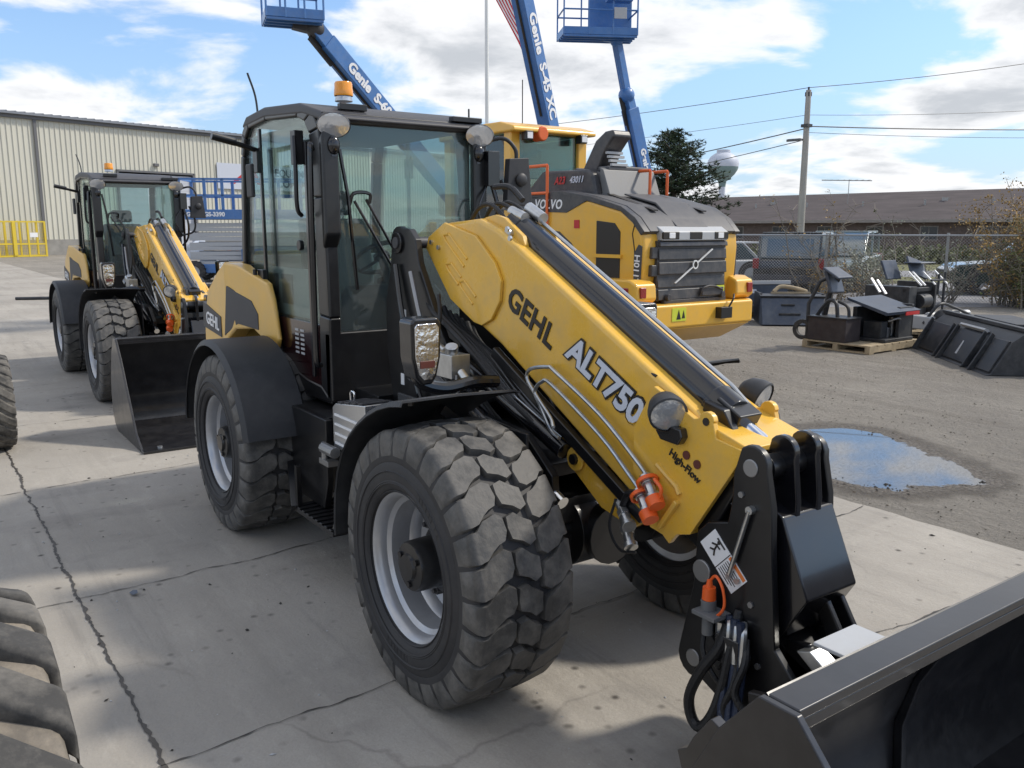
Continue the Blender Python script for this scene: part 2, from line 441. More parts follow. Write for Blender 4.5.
def loader_rim(rim=0.29, hw=0.24):
    """outer side is -Y"""
    mb = MB()
    o = -hw * 0.9
    prof = [(rim + .012, o + .03), (rim + .014, o + .004), (rim + .004, o - .004), (rim - .008, o + .004), (rim - .016, o + .03), (rim - .018, o + .055),
            (rim - .036, o + .07), (rim - .040, o + .16), (rim - .050, o + .17), (rim - .06, o + .21), (.16, o + .24), (.0, o + .24)]
    mb.lathe(prof, (0, 0, 0), (0, 1, 0), n=72)
    mb.lathe([(rim - .036, o + .08), (rim - .036, -o - .03), (rim + .01, -o - .02), (rim + .012, -o)], (0, 0, 0), (0, 1, 0), n=72)
    return mb
def hub_mb(o=-0.24, n_b=10):
    mb = MB()
    mb.lathe([(.135, o + .235), (.135, o + .19), (.105, o + .18), (.10, o + .05), (.094, o + .035), (.055, o + .03), (.05, o + .018), (.0, o + .016)], (0, 0, 0), (0, 1, 0), n=32)
    for i in range(3):
        t = 2 * PI * i / 3 + .4; mb.cyl((.07 * math.cos(t), o + .04, .07 * math.sin(t)), (.07 * math.cos(t), o + .022, .07 * math.sin(t)), .013, n=8)
    return mb
def nuts_mb(o=-0.24, n_b=10, r=.168):
    mb = MB()
    for i in range(n_b):
        t = 2 * PI * i / n_b
        x, z = r * math.cos(t), r * math.sin(t)
        mb.cyl((x, o + .24, z), (x, o + .20, z), .019, n=6); mb.cyl((x, o + .2, z), (x, o + .185, z), .01, n=8)
    mb.box(-.215, -.19, o + .16, o + .24, .09, .15)
    return mb

TYRE = mining_tyre().sew(); RIM = loader_rim(); HUB = hub_mb(); NUTS = nuts_mb()
def loader_wheel(parent, x, y, z, flip):
    w = RIM.build('wheel', 'rim_silver', parent, smooth=40) if 'wheel' not in CACHE else linkdup(CACHE['wheel'], 'wheel', parent)
    CACHE.setdefault('wheel', w.data if not isinstance(w, bpy.types.Mesh) else w)
    for nm, mbx, ms in (('tyre', TYRE, ['rubber_side', 'rubber_tread']), ('hub', HUB, 'black_paint'), ('wheel_nuts', NUTS, 'dark_grey')):
        if nm in CACHE: linkdup(CACHE[nm], nm, w)
        else: CACHE[nm] = mbx.build(nm, ms, w, smooth=40).data
    k = .90 if x > -1 else 1.04
    w.location = (x, math.copysign(.915 - .24 * k, y), z); w.scale = (1, k, 1); w.rotation_euler = (0, random.random() * 6, PI if flip else 0)
    return w
CACHE = {}
def linkdup(me, name, parent):
    o = bpy.data.objects.new(name, me); COL.objects.link(o); o.parent = parent; return o

# ---------------------------------------------------------------- compact telescopic loader
def build_loader():
    t = thing('telescopic_loader', 'nearest telescopic loader, large in the centre, its yellow boom marked ALT750 pointing right', 'loader', group='compact telescopic loaders')
    ZH = .54
    for x in (0, -2.405):
        loader_wheel(t, x, -.675, ZH, False); loader_wheel(t, x, .675, ZH, True)
    # axles
    for x in (0, -2.405):
        a = MB(); a.cyl((x, -.5, ZH), (x, .5, ZH), .085, n=16); a.cyl((x - .20, 0, ZH), (x + .19, 0, ZH), .10, .13, n=18); a.cyl((x, -.14, ZH), (x, .14, ZH), .16, n=24); a.cyl((x, -.42, ZH), (x, -.30, ZH), .15, n=20); a.cyl((x, .30, ZH), (x, .42, ZH), .15, n=20)
        a.box(x - .09, x + .09, -.34, .34, ZH + .06, ZH + .17)
        for k in range(10):
            u = 2 * PI * k / 10
            for yy in (-.43, .43): a.cyl((x + .12 * math.cos(u), yy - .012, ZH + .12 * math.sin(u)), (x + .12 * math.cos(u), yy + .012, ZH + .12 * math.sin(u)), .014, n=6)
        a.build('axle', 'black_paint', t, bevel=.004)
    # frames
    f = MB()
    f.prism([(-1.05, .42), (-.95, .95), (-.55, 1.02), (-.05, .98), (.14, .84), (.16, .66), (.1, .5)], -.30, -.26)
    f.prism([(-1.05, .42), (-.95, .95), (-.55, 1.02), (-.05, .98), (.14, .84), (.16, .66), (.1, .5)], .22, .26)
    f.box(-1.0, .08, -.26, .22, .42, .55); f.box(-.9, .06, -.26, .22, .80, .86)
    f.box(-1.15, -.98, -.22, .22, .40, 1.0)
    f.build('front_frame', 'black_paint', t, bevel=.006)
    f = MB()
    f.box(-3.3, -1.30, -.36, .36, .42, .95); f.box(-1.35, -1.1, -.12, .12, .5, .62); f.box(-1.35, -1.1, -.12, .12, .78, .88)
    f.cyl((-1.17, 0, .4), (-1.17, 0, .98), .06)
    f.box(-1.95, -1.42, -.62, .62, .42, .84)
    f.prism([(-1.95, .84), (-1.95, .45), (-1.80, .34), (-1.42, .34), (-1.36, .5), (-1.36, .84)], -.64, -.6)
    f.build('rear_frame', 'black_paint', t, bevel=.006)
    # lift tower plates
    tw = MB()
    pr = arc(-1.2, 1.76, .085, 200, 60, 6) + [(-1.08, 1.83), (-1.02, 1.78), (-.99, 1.66), (-.82, 1.40), (-.62, 1.12), (-.48, .96), (-.45, .8), (-1.28, .8), (-1.36, 1.2), (-1.36, 1.45), (-1.30, 1.62)]
    for y0 in (-.27, .19): tw.prism(pr, y0, y0 + .035)
    tw.box(-1.12, -.8, -.24, .2, .95, 1.02)
    tower = tw.build('lift_tower', 'black_paint', t, bevel=.005)
    b = MB(); b.box(-1.165, -1.13, -.2735, -.2705, 1.36, 1.42); b.box(-1.20, -1.165, -.2735, -.2705, 1.02, 1.08); split_loose(b.build('small_label', 'white', tower))
    b = MB(); b.tube(spline([(-1.20, -.29, 1.65), (-1.12, -.30, 1.40), (-1.0, -.30, 1.1), (-.93, -.30, .95)], 5), .014); b.build('tower_rib', 'black_gloss', tower)
    b = MB(); b.cyl((-1.2, -.292, 1.76), (-1.2, .26, 1.76), .030); b.build('pivot_pin', 'dark_grey', tower, bevel=.003)
    b = MB(); b.cyl((-1.2, -.285, 1.76), (-1.2, -.27, 1.76), .055, n=24); b.build('pin_collar', 'black_gloss', tower, bevel=.003)
    # ---- boom
    Y0, Y1 = -.18, .14
    m = MB()
    ang = math.atan2(-.481, .925)
    top0 = (-.12, 1.668); top1 = (.86, 1.158)
    side = [(-.42, 1.306), (-.84, 1.485), (-1.06, 1.74), (-1.04, 1.79), (-.88, 1.862), (-.60, 1.878), (-.44, 1.83), (-.12, 1.668), (.86, 1.16), (.62, .80), (.52, .795)]
    m.prism(side, Y0 + .012, Y1 - .012)
    boom = m.build('boom', 'yellow', t, bevel=.022, seg=3)
    # raised root plate with pressed grooves
    m = MB(); pl = [(-.55, 1.385), (-.62, 1.395), (-.83, 1.49), (-1.06, 1.73), (-1.04, 1.79), (-.88, 1.862), (-.60, 1.80), (-.44, 1.68), (-.39, 1.60), (-.40, 1.51), (-.47, 1.42)]
    m.prism(pl, Y0 - .006, Y0 + .012); m.prism(pl, Y1 - .012, Y1 + .006)
    m.build('side_plate', 'yellow', boom, bevel=.005)
    m = MB(); c, s_ = math.cos(-.62), math.sin(-.62)
    for (gx, gz, l) in ((-.86, 1.77, .20), (-.84, 1.63, .11), (-.72, 1.55, .12)):
        p = [(gx, gz)]
        m.tube([(gx, Y0 - .006, gz), (gx + l * c, Y0 - .006, gz + l * s_)], .007, n=6)
        gx2, gz2 = gx + .045 * .6, gz + .045 * .8
        m.tube([(gx2, Y0 - .006, gz2), (gx2 + l * c, Y0 - .006, gz2 + l * s_)], .007, n=6)
        m.tube([(gx, Y0 - .006, gz), (gx - .02, Y0 - .006, gz + .03), (gx2, Y0 - .006, gz2)], .007, n=6)
    m.build('pressed_ribs', 'yellow', boom)
    m = MB()
    for x, z in ((-1.0, 1.765), (-.93, 1.74), (-.31, 1.79), (-.33, 1.83)): m.cyl((x, Y0 - .016, z), (x, Y0 - .006, z), .012, n=10)
    m.build('bolt_heads', 'zinc', boom)
    # cylinder lugs at the root
    m = MB()
    lug = [(-.68, 1.86), (-.60, 1.885), (-.52, 1.895), (-.45, 1.88), (-.31, 1.80), (-.29, 1.76), (-.30, 1.72), (-.5, 1.77)]
    for y in (-.125, .06): m.prism(lug, y, y + .025)
    m.build('cylinder_lug', 'yellow', boom, bevel=.004)
    m = MB(); m.cyl((-.40, -.145, 1.81), (-.40, .105, 1.81), .024); m.build('lug_pin', 'zinc', boom, bevel=.003)
    # tip plate
    tip = [(.50, .80), (.58, .775), (.60, .735), (.665, .725), (.70, .70), (.735, .745), (.80, .765), (1.03, 1.115), (.90, 1.135), (.885, 1.185)] + arc(.855, 1.185, .035, 10, 170, 6) + [(.80, 1.185), (.60, 1.27), (.5, 1.1)]
    m = MB(); m.prism(tip, Y0 - .012, Y0 + .012); m.prism(tip, Y1 - .012, Y1 + .012)
    m.prism([(.80, 1.155), (1.03, 1.105), (1.03, 1.125), (.82, 1.185)], Y0, Y1)
    m.prism([(.66, .715), (.80, .765), (.80, .785), (.66, .735)], Y0, Y1)
    m.bar((.66, Y0 - .02, .755), (.745, Y0 - .02, .875), .02, .03, up=(0, 1, 0))
    m.build('boom_tip_plate', 'yellow', boom, bevel=.005)
    m = MB(); m.cyl((.855, Y0 - .016, 1.185), (.855, Y0, 1.185), .014, n=12)
    m.build('tip_hole', 'ink', boom)
    m = MB(); m.tube([(.63, Y0 - .013, .985), (.73, Y0 - .013, .925), (.745, Y0 - .013, .90)], .012, n=8); m.build('pressed_bar', 'yellow', boom)
    # lower bracket with pin
    m = MB(); lb = [(.04, 1.01), (.05, .93), (.09, .86), (.30, .725), (.40, .705), (.50, .70), (.56, .75), (.50, .775)]
    m.prism(lb, Y0 + .01, Y0 + .035); m.prism(lb, Y1 - .035, Y1 - .01)
    m.build('lower_bracket', 'yellow', boom, bevel=.004)
    m = MB(); m.cyl((.145, Y0 - .018, .895), (.145, Y1 + .02, .895), .022); m.build('bracket_pin', 'black_paint', boom)
    m = MB(); m.lathe([(.024, 0), (.048, 0), (.052, .006), (.048, .012), (.024, .012)], (.145, Y0 - .006, .895), (0, 1, 0), n=24, close=True); m.build('pin_boss', 'yellow', boom)
    # hose channel (black) along lower edge
    m = MB(); m.bar((-.45, Y0 + .0, 1.275), (.56, Y0 + .0, .755), .035, .05)
    m.bar((-.35, Y1, 1.20), (.56, Y1, .735), .03, .06)
    m.build('hose_channel', 'black_paint', boom, bevel=.006)
    # steel pipes
    bd = Vector((math.cos(ang), 0, math.sin(ang)))
    m = MB()
    def bp(x, z, y=Y0 - .035): return (x, y, z)
    m.tube(spline([bp(.06, 1.02, Y0 - .05)] + [bp(.02, 1.05), bp(-.08, 1.13), bp(-.148, 1.196), bp(-.12, 1.24), bp(0.0, 1.264), bp(.05, 1.25), bp(.334, 1.119), bp(.54, .985), bp(.60, .94)], 4), .0085, n=8)
    m.tube(spline([bp(.10, .98, Y0 - .05)] + [bp(.02, 1.0), bp(-.06, 1.10), bp(-.09, 1.15), bp(-.04, 1.195), bp(.029, 1.192), bp(.336, 1.039), bp(.50, .925), bp(.56, .88)], 4), .0085, n=8)
    m.build('hydraulic_pipe', 'zinc', boom)
    # couplers
    cp = MB()
    for x, z in ((.625, .915), (.595, .855)):
        a = Vector((x, Y0 - .05, z)); d = Vector((.72, -.25, -.60)).normalized()
        cp.cyl(a, a + d * .045, .02, n=12); cp.cyl(a + d * .045, a + d * .08, .026, n=16); cp.cyl(a - d * .035, a, .026, n=16)
    cpo = cp.build('hydraulic_coupler', 'zinc', boom, bevel=.002)
    cp = MB()
    for x, z in ((.625, .915), (.595, .855)):
        a = Vector((x, Y0 - .05, z)); d = Vector((.72, -.25, -.60)).normalized()
        cp.cyl(a + d * .062, a + d * .10, .034, .031, n=18)
        cp.lathe([(.036, -.007), (.043, -.007), (.043, .007), (.036, .007)], a - d * .01, d, n=20, close=True)
        cp.tube(spline([a + d * .08 + Vector((.02, 0, .02)), a + d * .05 + Vector((.05, -.01, .04)), a + Vector((.04, -.01, .03))], 5), .007, n=6)
    cp.build('orange_cap', 'orange_cap', cpo)
    cp = MB()
    for i, (x, z) in enumerate(((.47, .765), (.49, .71))):
        a = Vector((x, Y0 - .03, z)); d = Vector((.62, -.3, -.55 if i else -.25)).normalized()
        cp.cyl(a - d * .06, a, .018, n=12); cp.cyl(a, a + d * .03, .025, n=6); cp.cyl(a + d * .03, a + d * .075, .02, n=14); cp.cyl(a + d * .075, a + d * .095, .028, n=14)
    cp.build('case_coupler', 'zinc', boom, bevel=.002)
    m = MB()
    m.tube(spline([(.42, Y0 - .02, .80), (.43, Y0 - .06, .70), (.50, Y0 - .07, .63), (.58, Y0 - .06, .64)], 6), .006, n=6)
    m.tube(spline([(.56, Y0 - .05, .86), (.50, Y0 - .03, .84), (.46, Y0 - .02, .78)], 6), .016, n=8)
    m.build('coupler_hose', 'hose', boom)
    # boom lettering
    up = Vector((-bd.z, 0, bd.x)) * 1.0
    lettering('lettering', 'GEHL', 'ink', boom, (-.185, Y0 + .009, 1.452), bd, up, .145, fat=.0035, spacing=1.05)
    lettering('lettering_outline', 'ALT750', 'ink', boom, (.300, Y0 + .008, 1.249), bd, up, .148, fat=.0135, shear=.12, spacing=.98)
    lettering('lettering', 'ALT750', 'decal_grey', boom, (.300, Y0 + .005, 1.249), bd, up, .148, fat=.0050, shear=.12, spacing=.98)
    lettering('lettering', 'High-Flow', 'ink', boom, (.765, Y0 - .014, 1.008), Vector((.88, 0, -.47)), Vector((.47, 0, .88)), .040, fat=.0006)
    m = MB()
    for x, z in ((.772, 1.05), (.823, 1.028)): m.cyl((x, Y0 - .017, z), (x, Y0 - .011, z), .016, n=16)
    m.build('round_decal', 'decal_brown', boom)
    # tilt cylinder on top
    m = MB(); A = Vector((-.47, -.035, 1.845)); B = Vector((.84, -.035, 1.175)); dd = (B - A).normalized(); nn = Vector((-dd.z, 0, dd.x))
    m.cyl(A, B, .068, n=32); m.cyl(A - dd * .02, A + dd * .06, .073, n=32); m.cyl(B - dd * .10, B, .074, n=32)
    tc = m.build('tilt_cylinder', 'black_gloss', t, bevel=.006)
    m = MB(); m.box(-.07, .05, -.058, .058, -.058, .058, T=Matrix.Translation(B + dd * .01) @ dd.to_track_quat('X', 'Z').to_matrix().to_4x4())
    q = Matrix.Translation(B + dd * .0)
    m.prism([(.76, 1.13), (.90, 1.09), (.94, 1.12), (.87, 1.22), (.78, 1.24)], -.125, -.09); m.prism([(.76, 1.11), (.90, 1.07), (.93, 1.10), (.86, 1.18), (.78, 1.2)], .05, .08)
    m.box(.80, .92, -.15, .11, 1.10, 1.115)
    m.build('cylinder_saddle', 'black_paint', tc, bevel=.006)
    m = MB(); m.cyl(B, B + dd * .22, .034, n=20); m.build('piston_rod', 'chrome', tc)
    m = MB(); u = Vector((0, .0, 0))
    for yy in (.052,): m.tube([A + nn * .07 + Vector((0, yy, 0)) - dd * .03, A + nn * .068 + dd * .08 + Vector((0, yy, 0)), B + nn * .065 - dd * .1 + Vector((0, yy, 0)), B + nn * .05 + Vector((0, yy, 0))], .008, n=8)
    m.cyl(A - dd * .02 + nn * .08 + Vector((0, .05, 0)), A + dd * .10 + nn * .085 + Vector((0, .05, 0)), .028, n=14)
    m.cyl(A - dd * .05 + nn * .05 + Vector((0, -.02, 0)), A + dd * .06 + nn * .07 + Vector((0, -.02, 0)), .024, n=14)
    m.build('cylinder_pipe', 'zinc', tc)
    m = MB(); m.tube(spline([A - dd * .3 + nn * .0 + Vector((0, .05, .05)), A - dd * .2 + nn * .1 + Vector((0, .05, 0)), A - dd * .08 + nn * .09 + Vector((0, .05, 0))], 6), .014)
    m.tube(spline([(.33, -.06, 1.45), (.36, -.10, 1.40), (.30, -.14, 1.36), (.58, Y0 + .02, 1.30)], 6), .006)
    m.tube(spline([(.42, -.05, 1.40), (.46, -.09, 1.30), (.60, -.08, 1.23), (.70, -.02, 1.23)], 6), .008)
    for k, yy in enumerate((-.06, 0.02, .08)):
        m.tube(spline([(-.86, yy, 1.84), (-.76, yy, 1.93 + .01 * k), (-.64, yy, 1.94), (-.5, yy, 1.85)], 6), .011)
    m.build('hydraulic_hose', 'hose', t)
    # inner boom end and head carriage
    m = MB()
    m.bar((.60, -.02, 1.0), (.90, -.02, .84), .26, .34, up=nn)
    m.build('inner_boom', 'black_paint', t, bevel=.01)
    head = [(.855, .80), (.90, .845), (.985, .87), (1.0, .95), (1.0, 1.04)] + arc(1.07, 1.085, .065, 130, -10, 6) + [(1.16, .96), (1.17, .80), (1.20, .5), (1.30, .40), (1.28, .22), (1.05, .20)] + arc(.86, .33, .075, -60, -200, 6) + [(.845, .60)]
    m = MB()
    m.prism(head, Y0 - .035, Y0 - .005)
    ear = arc(1.07, 1.085, .065, 170, -10, 8) + [(1.16, .96), (1.17, .80), (.95, .80), (.95, 1.0)]
    head2 = [(x, z) for x, z in head]
    m.prism(head2, .08, .11)
    m.prism([(.88, .42), (.88, .8), (1.12, .86), (1.12, .42)], Y0, .09)
    hd = m.build('quick_hitch_head', 'black_paint', t, bevel=.006)
    m = MB()
    for y0 in (-.105, .005):
        m.prism(arc(1.10, 1.12, .055, 140, -20, 8) + [(1.17, .96), (1.16, .72), (1.0, .72), (1.02, 1.0)], y0, y0 + .028)
    m.prism([(1.02, .72), (1.03, 1.0), (1.09, 1.0), (1.12, .72)], Y0 + .0, .08)
    m.build('link_ear', 'black_gloss', hd, bevel=.005)
    m = MB(); m.cyl((1.07, Y0 - .04, 1.075), (1.07, .12, 1.075), .03); m.cyl((.885, Y0 - .042, .665), (.885, .12, .665), .040); m.cyl((.86, Y0 - .04, .33), (.86, .12, .33), .032)
    m.build('hinge_pin', 'steel', hd, bevel=.004)
    m = MB(); m.cyl((.78, -.02, .93), (1.04, -.02, .80), .05, n=16); m.cyl((.82, -.13, .88), (.82, .09, .88), .03, n=14); m.tube(spline([(.74, -.12, .90), (.84, -.14, .95), (.94, -.13, .90), (.98, -.12, .78)], 6), .012); m.tube(spline([(.74, -.08, .86), (.86, -.10, .90), (.95, -.09, .84), (1.0, -.08, .74)], 6), .012)
    split_loose(m.build('inner_link', 'black_gloss', hd))
    m = MB(); m.cyl((1.08, Y0 + .02, 1.07), (1.08, .09, 1.07), .042); m.build('cross_tube', 'black_paint', hd)
    # sloped guard
    m = MB(); gp = [(1.10, .955), (1.165, .925), (1.275, .68), (1.18, .52), (1.08, .47)]
    m.prism(gp, Y0 + .015, .10)
    m.build('front_guard', 'black_gloss', hd, bevel=.008)
    # strut with bolts
    m = MB(); m.cyl((1.085, Y0 - .05, .94), (1.015, Y0 - .05, .70), .008, .009, n=10); m.cyl((1.085, Y0 - .055, .94), (1.085, Y0 - .035, .94), .014, n=12)
    m.build('lock_rod', 'zinc', hd)
    m = MB()
    for x, z in ((1.01, .69), (1.045, .685), (1.045, .505), (1.02, .52)): m.cyl((x, Y0 - .052, z), (x, Y0 - .033, z), .010, n=8)
    m.build('lock_bolt', 'zinc', hd)
    # label
    def plane_pt(u, v): # parallelogram decal on the head side
        o = Vector((.915, Y0 - .037, .815)); a = Vector((.165, 0, -.155)); b_ = Vector((.075, 0, -.075))
        return o
    o0 = Vector((.905, Y0 - .0375, .80)); ax = Vector((.72, 0, -.69)).normalized(); bx = Vector((ax.z, 0, -ax.x)).normalized() * -1
    T = Matrix((ax, Vector((0, 1, 0)), bx)).transposed().to_4x4(); T.translation = o0
    m = MB(); m.box(0, .20, -.001, .0015, -.045, .045, T=T); lb = m.build('warning_label', 'white', hd)
    m = MB(); m.box(.105, .195, -.002, -.0012, .028, .042, T=T); m.build('label_band', 'decal_orange', lb)
    m = MB()
    T2 = T
    m.ball(T2 @ Vector((.045, -.002, .028)), (.007, .0015, .007))
    for a_, b__ in (((.045, .02), (.052, -.005)), ((.052, -.005), (.038, -.018)), ((.052, -.005), (.065, -.022)), ((.045, .015), (.03, .002)), ((.045, .015), (.064, .016)), ((.03, .035), (.075, .035))):
        m.tube([T2 @ Vector((a_[0], -.002, a_[1])), T2 @ Vector((b__[0], -.002, b__[1]))], .0035, n=5)
    m.box(.098, .101, -.002, -.0012, -.045, .045, T=T)
    for k in range(6): m.box(.108, .19 - .01 * (k % 3), -.002, -.0012, .015 - k * .010, .018 - k * .010, T=T)
    m.build('label_print', 'ink', lb)
    m = MB()
    for x, z in ((1.04, .98), (.90, .56), (.94, .45), (1.10, .62), (1.14, .42), (1.06, .30)): m.cyl((x, Y0 - .043, z), (x, Y0 - .033, z), .011, n=6)
    split_loose(m.build('plate_bolt', 'steel', hd))
    m = MB(); m.prism([(.90, .50), (1.00, .53), (1.12, .44), (1.10, .36), (.98, .34), (.92, .40)], Y0 - .052, Y0 - .036); m.box(1.0, 1.1, Y0 - .09, Y0 - .04, .40, .50); m.build('hose_bracket', 'black_gloss', hd, bevel=.004)
    m = MB()
    m.tube(spline([(1.10, Y0 - .05, .50), (1.13, Y0 - .09, .44), (1.12, Y0 - .12, .34), (1.18, Y0 - .10, .28), (1.24, Y0 - .02, .30)], 6), .013, n=8)
    m.tube(spline([(1.08, Y0 - .05, .46), (1.10, Y0 - .10, .36), (1.08, Y0 - .12, .26), (1.15, Y0 - .1, .2), (1.25, Y0, .22)], 6), .013, n=8)
    m.tube(spline([(.93, Y0 - .05, .50), (.95, Y0 - .09, .42), (1.0, Y0 - .10, .36), (1.05, Y0 - .08, .30)], 6), .009, n=8)
    split_loose(m.build('head_hose', 'hose', hd))
    # electric plug with orange cap and loop
    m = MB(); m.box(.92, 1.02, Y0 - .12, Y0 - .035, .545, .56); m.cyl((.955, Y0 - .075, .47), (.955, Y0 - .075, .60), .020, n=14)
    m.cyl((.955, Y0 - .075, .55), (.955, Y0 - .075, .595), .026, n=14); pg = m.build('plug_socket', 'mid_grey', hd, bevel=.002)
    m = MB(); m.cyl((.955, Y0 - .075, .597), (.955, Y0 - .075, .64), .024, .022, n=16); m.cyl((.955, Y0 - .075, .64), (.955, Y0 - .075, .665), .013, .009, n=12)
    m.tube(spline([(.955, Y0 - .075, .66), (.985, Y0 - .08, .69), (1.02, Y0 - .085, .66), (1.03, Y0 - .085, .60), (1.0, Y0 - .085, .555), (.96, Y0 - .09, .55)], 6), .005, n=6)
    m.build('plug_cap', 'orange_cap', pg)
    m = MB()
    m.tube(spline([(1.03, Y0 - .06, .53), (1.02, Y0 - .09, .45), (.975, Y0 - .12, .36), (.935, Y0 - .13, .25), (.95, Y0 - .13, .175), (.99, Y0 - .13, .16), (1.03, Y0 - .12, .22), (1.05, Y0 - .10, .32), (1.06, Y0 - .07, .48), (1.05, Y0 - .03, .58)], 6), .019, n=10)
    m.build('loop_hose', 'hose', hd)
    m = MB()
    for k in range(3):
        m.tube(spline([(1.03 + .03 * k, Y0 - .05 - .01 * k, .56), (1.05 + .03 * k, Y0 - .08, .40), (1.07 + .03 * k, Y0 - .12, .25), (1.13 + .02 * k, Y0 - .16, .14), (1.22 + .02 * k, Y0 - .16, .12)], 6), .015, n=8)
    m.build('feed_hose', 'hose_blue', hd)
    m = MB()
    for k in range(3): m.tube(spline([(1.02 + .03 * k, Y0 - .04, .545), (1.045 + .03 * k, Y0 - .07, .53), (1.05 + .03 * k, Y0 - .08, .46), (1.055 + .03 * k, Y0 - .085, .42)], 5), .012, n=8)
    m.cyl((1.0, Y0 - .06, .46), (1.0, Y0 - .06, .53), .018, n=8)
    m.build('hose_fitting', 'zinc', hd)
    # hitch frame towards bucket
    m = MB()
    for y0 in (-.34, .30):
        m.prism([(1.20, .40), (1.28, .42), (1.47, .30), (1.45, .14), (1.24, .14)], y0, y0 + .03)
    m.cyl((1.30, -.36, .24), (1.30, .34, .24), .035)
    for y0 in (-.02, .055): m.prism([(1.18, .64), (1.235, .655), (1.46, .30), (1.40, .26)], y0, y0 + .022)
    m.prism([(1.1, .5), (1.28, .42), (1.28, .30), (1.1, .3)], -.12, .06)
    for y0 in (-.12, .05): m.prism([(1.17, .5), (1.26, .52), (1.34, .40), (1.30, .24), (1.17, .22)], y0, y0 + .02)
    m.build('hitch_frame', 'black_paint', hd, bevel=.006)
    m = MB(); m.prism([(1.24, .50), (1.29, .52), (1.40, .455), (1.36, .42)], -.16, -.09); m.build('latch_lever', 'zinc', hd, bevel=.004)
    # ---- bucket
    BW = .98
    prof = [(1.765, .865), (1.66, .72), (1.55, .5), (1.50, .33), (1.51, .17), (1.57, .06), (1.68, .022), (2.58, .012)]
    m = MB()
    rows = [[(x, -BW, z) for x, z in prof], [(x, BW, z) for x, z in prof]]
    m.shell(rows, th=-.012)
    bk = m.build('bucket', 'bucket_black', t)
    ck = [(1.75, .868), (1.845, .868), (2.0, .70), (2.42, .12), (2.60, .02), (2.60, .0), (1.66, .0), (1.55, .05), (1.485, .16), (1.478, .34), (1.53, .52), (1.645, .74)]
    m = MB(); m.prism(ck, -BW - .02, -BW); m.prism(ck, BW, BW + .02)
    m.build('bucket_cheek', 'bucket_black', bk, bevel=.004)
    m = MB(); m.box(1.755, 1.838, -BW + .0, BW - .0, .845, .87); m.box(1.822, 1.836, -BW, BW, .815, .846)
    m.build('bucket_top_edge', 'bucket_black', bk, bevel=.005, label='flat folded rim along the top of the bucket')
    m = MB(); m.box(2.50, 2.70, -BW - .02, BW + .02, -.0, .022); m.build('cutting_edge', 'bucket_black', bk, bevel=.003)
    m = MB()
    for y in (-.85, -.42, 0, .42, .85): m.cyl((2.60, y, .02), (2.60, y, .034), .022, n=12)
    m.build('edge_bolt', 'zinc', bk)
    m = MB(); m.prism([(1.50, .33), (1.51, .17), (1.57, .06), (1.60, .055), (1.54, .17), (1.53, .33), (1.57, .49), (1.68, .71), (1.66, .72), (1.55, .5)], -.012, .012)
    m.build('bucket_rib', 'bucket_black', bk, bevel=.004)
    m = MB(); m.prism([(1.53, .52), (1.64, .715), (1.60, .73), (1.55, .66), (1.53, .62), (1.50, .60)], -BW + .01, -BW + .04)
    m.build('side_hook', 'bucket_black', bk, bevel=.003)
    m = MB(); m.box(1.64, 1.74, -.66, -.49, .835, .845); m.build('hitch_pad', 'light_grey', bk, bevel=.003, label='small pale steel pad behind the bucket rim')
    # ---- lift cylinder, valve block, hoses below the boom
    m = MB(); a = Vector((-.98, -.30, 1.20)); b = Vector((.02, -.28, .80)); m.cyl(a, b, .05, n=20); m.cyl(a - (b - a).normalized() * .04, a + (b - a).normalized() * .05, .06, n=20)
    m.cyl(Vector((-.95, -.20, 1.30)), Vector((.10, -.20, .92)), .038, n=16)
    lc = m.build('lift_cylinder', 'black_gloss', t, bevel=.004)
    m = MB(); m.cyl(b, b + (b - a).normalized() * .18, .028, n=16); m.build('lift_rod', 'chrome', lc)
    m = MB(); m.box(-.62, -.47, -.40, -.30, 1.16, 1.27); m.cyl((-.70, -.37, 1.285), (-.6, -.37, 1.25), .022, n=12); m.cyl((-.72, -.345, 1.30), (-.62, -.345, 1.27), .018, n=12); m.cyl((-.53, -.36, 1.24), (-.50, -.38, 1.31), .03, n=14)
    m.cyl((-.44, -.37, 1.20), (-.36, -.37, 1.15), .018, n=12)
    m.build('valve_block', 'zinc', t, bevel=.004)
    m = MB()
    rnd = random.Random(3)
    for k in range(13):
        y = -.24 + .035 * (k % 9); z = 1.40 - .022 * k
        m.tube(spline([(-.98, y, z + .1), (-.86, y - .03, z + .02 * rnd.random() + .03), (-.6, y - .02, z - .12 + .05 * rnd.random()), (-.3, y, z - .28), (-.08, y + .02, z - .42 + .06 * rnd.random())], 6), .012 + .005 * (k % 2), n=8)
    m.tube(spline([(-.78, -.28, 1.52), (-.74, -.30, 1.40), (-.80, -.31, 1.25), (-.66, -.33, 1.15), (-.30, -.34, .95), (.02, -.33, .84)], 6), .010, n=8)
    m.tube(spline([(-.50, -.36, 1.16), (-.46, -.38, 1.05), (-.30, -.38, .98), (-.1, -.37, .9)], 6), .010, n=8)
    m.build('hose_bundle', 'hose', t)
    m = MB()
    m.tube([(-.46, -.38, 1.18), (-.42, -.40, 1.08), (-.05, -.36, .90), (.0, -.34, .84)], .008, n=8)
    m.tube([(-1.02, -.30, 1.62), (-.93, -.31, 1.44), (-.86, -.31, 1.30)], .012, n=8)
    m.build('steel_pipe', 'steel', t)
    # black inner wheel-arch walls and cross panel under the cab
    m = MB(); m.box(-1.0, .1, -.40, -.385, .70, 1.02); m.box(-1.0, .1, .345, .36, .70, 1.02)
    m.build('arch_liner', 'plastic', t, bevel=.004)
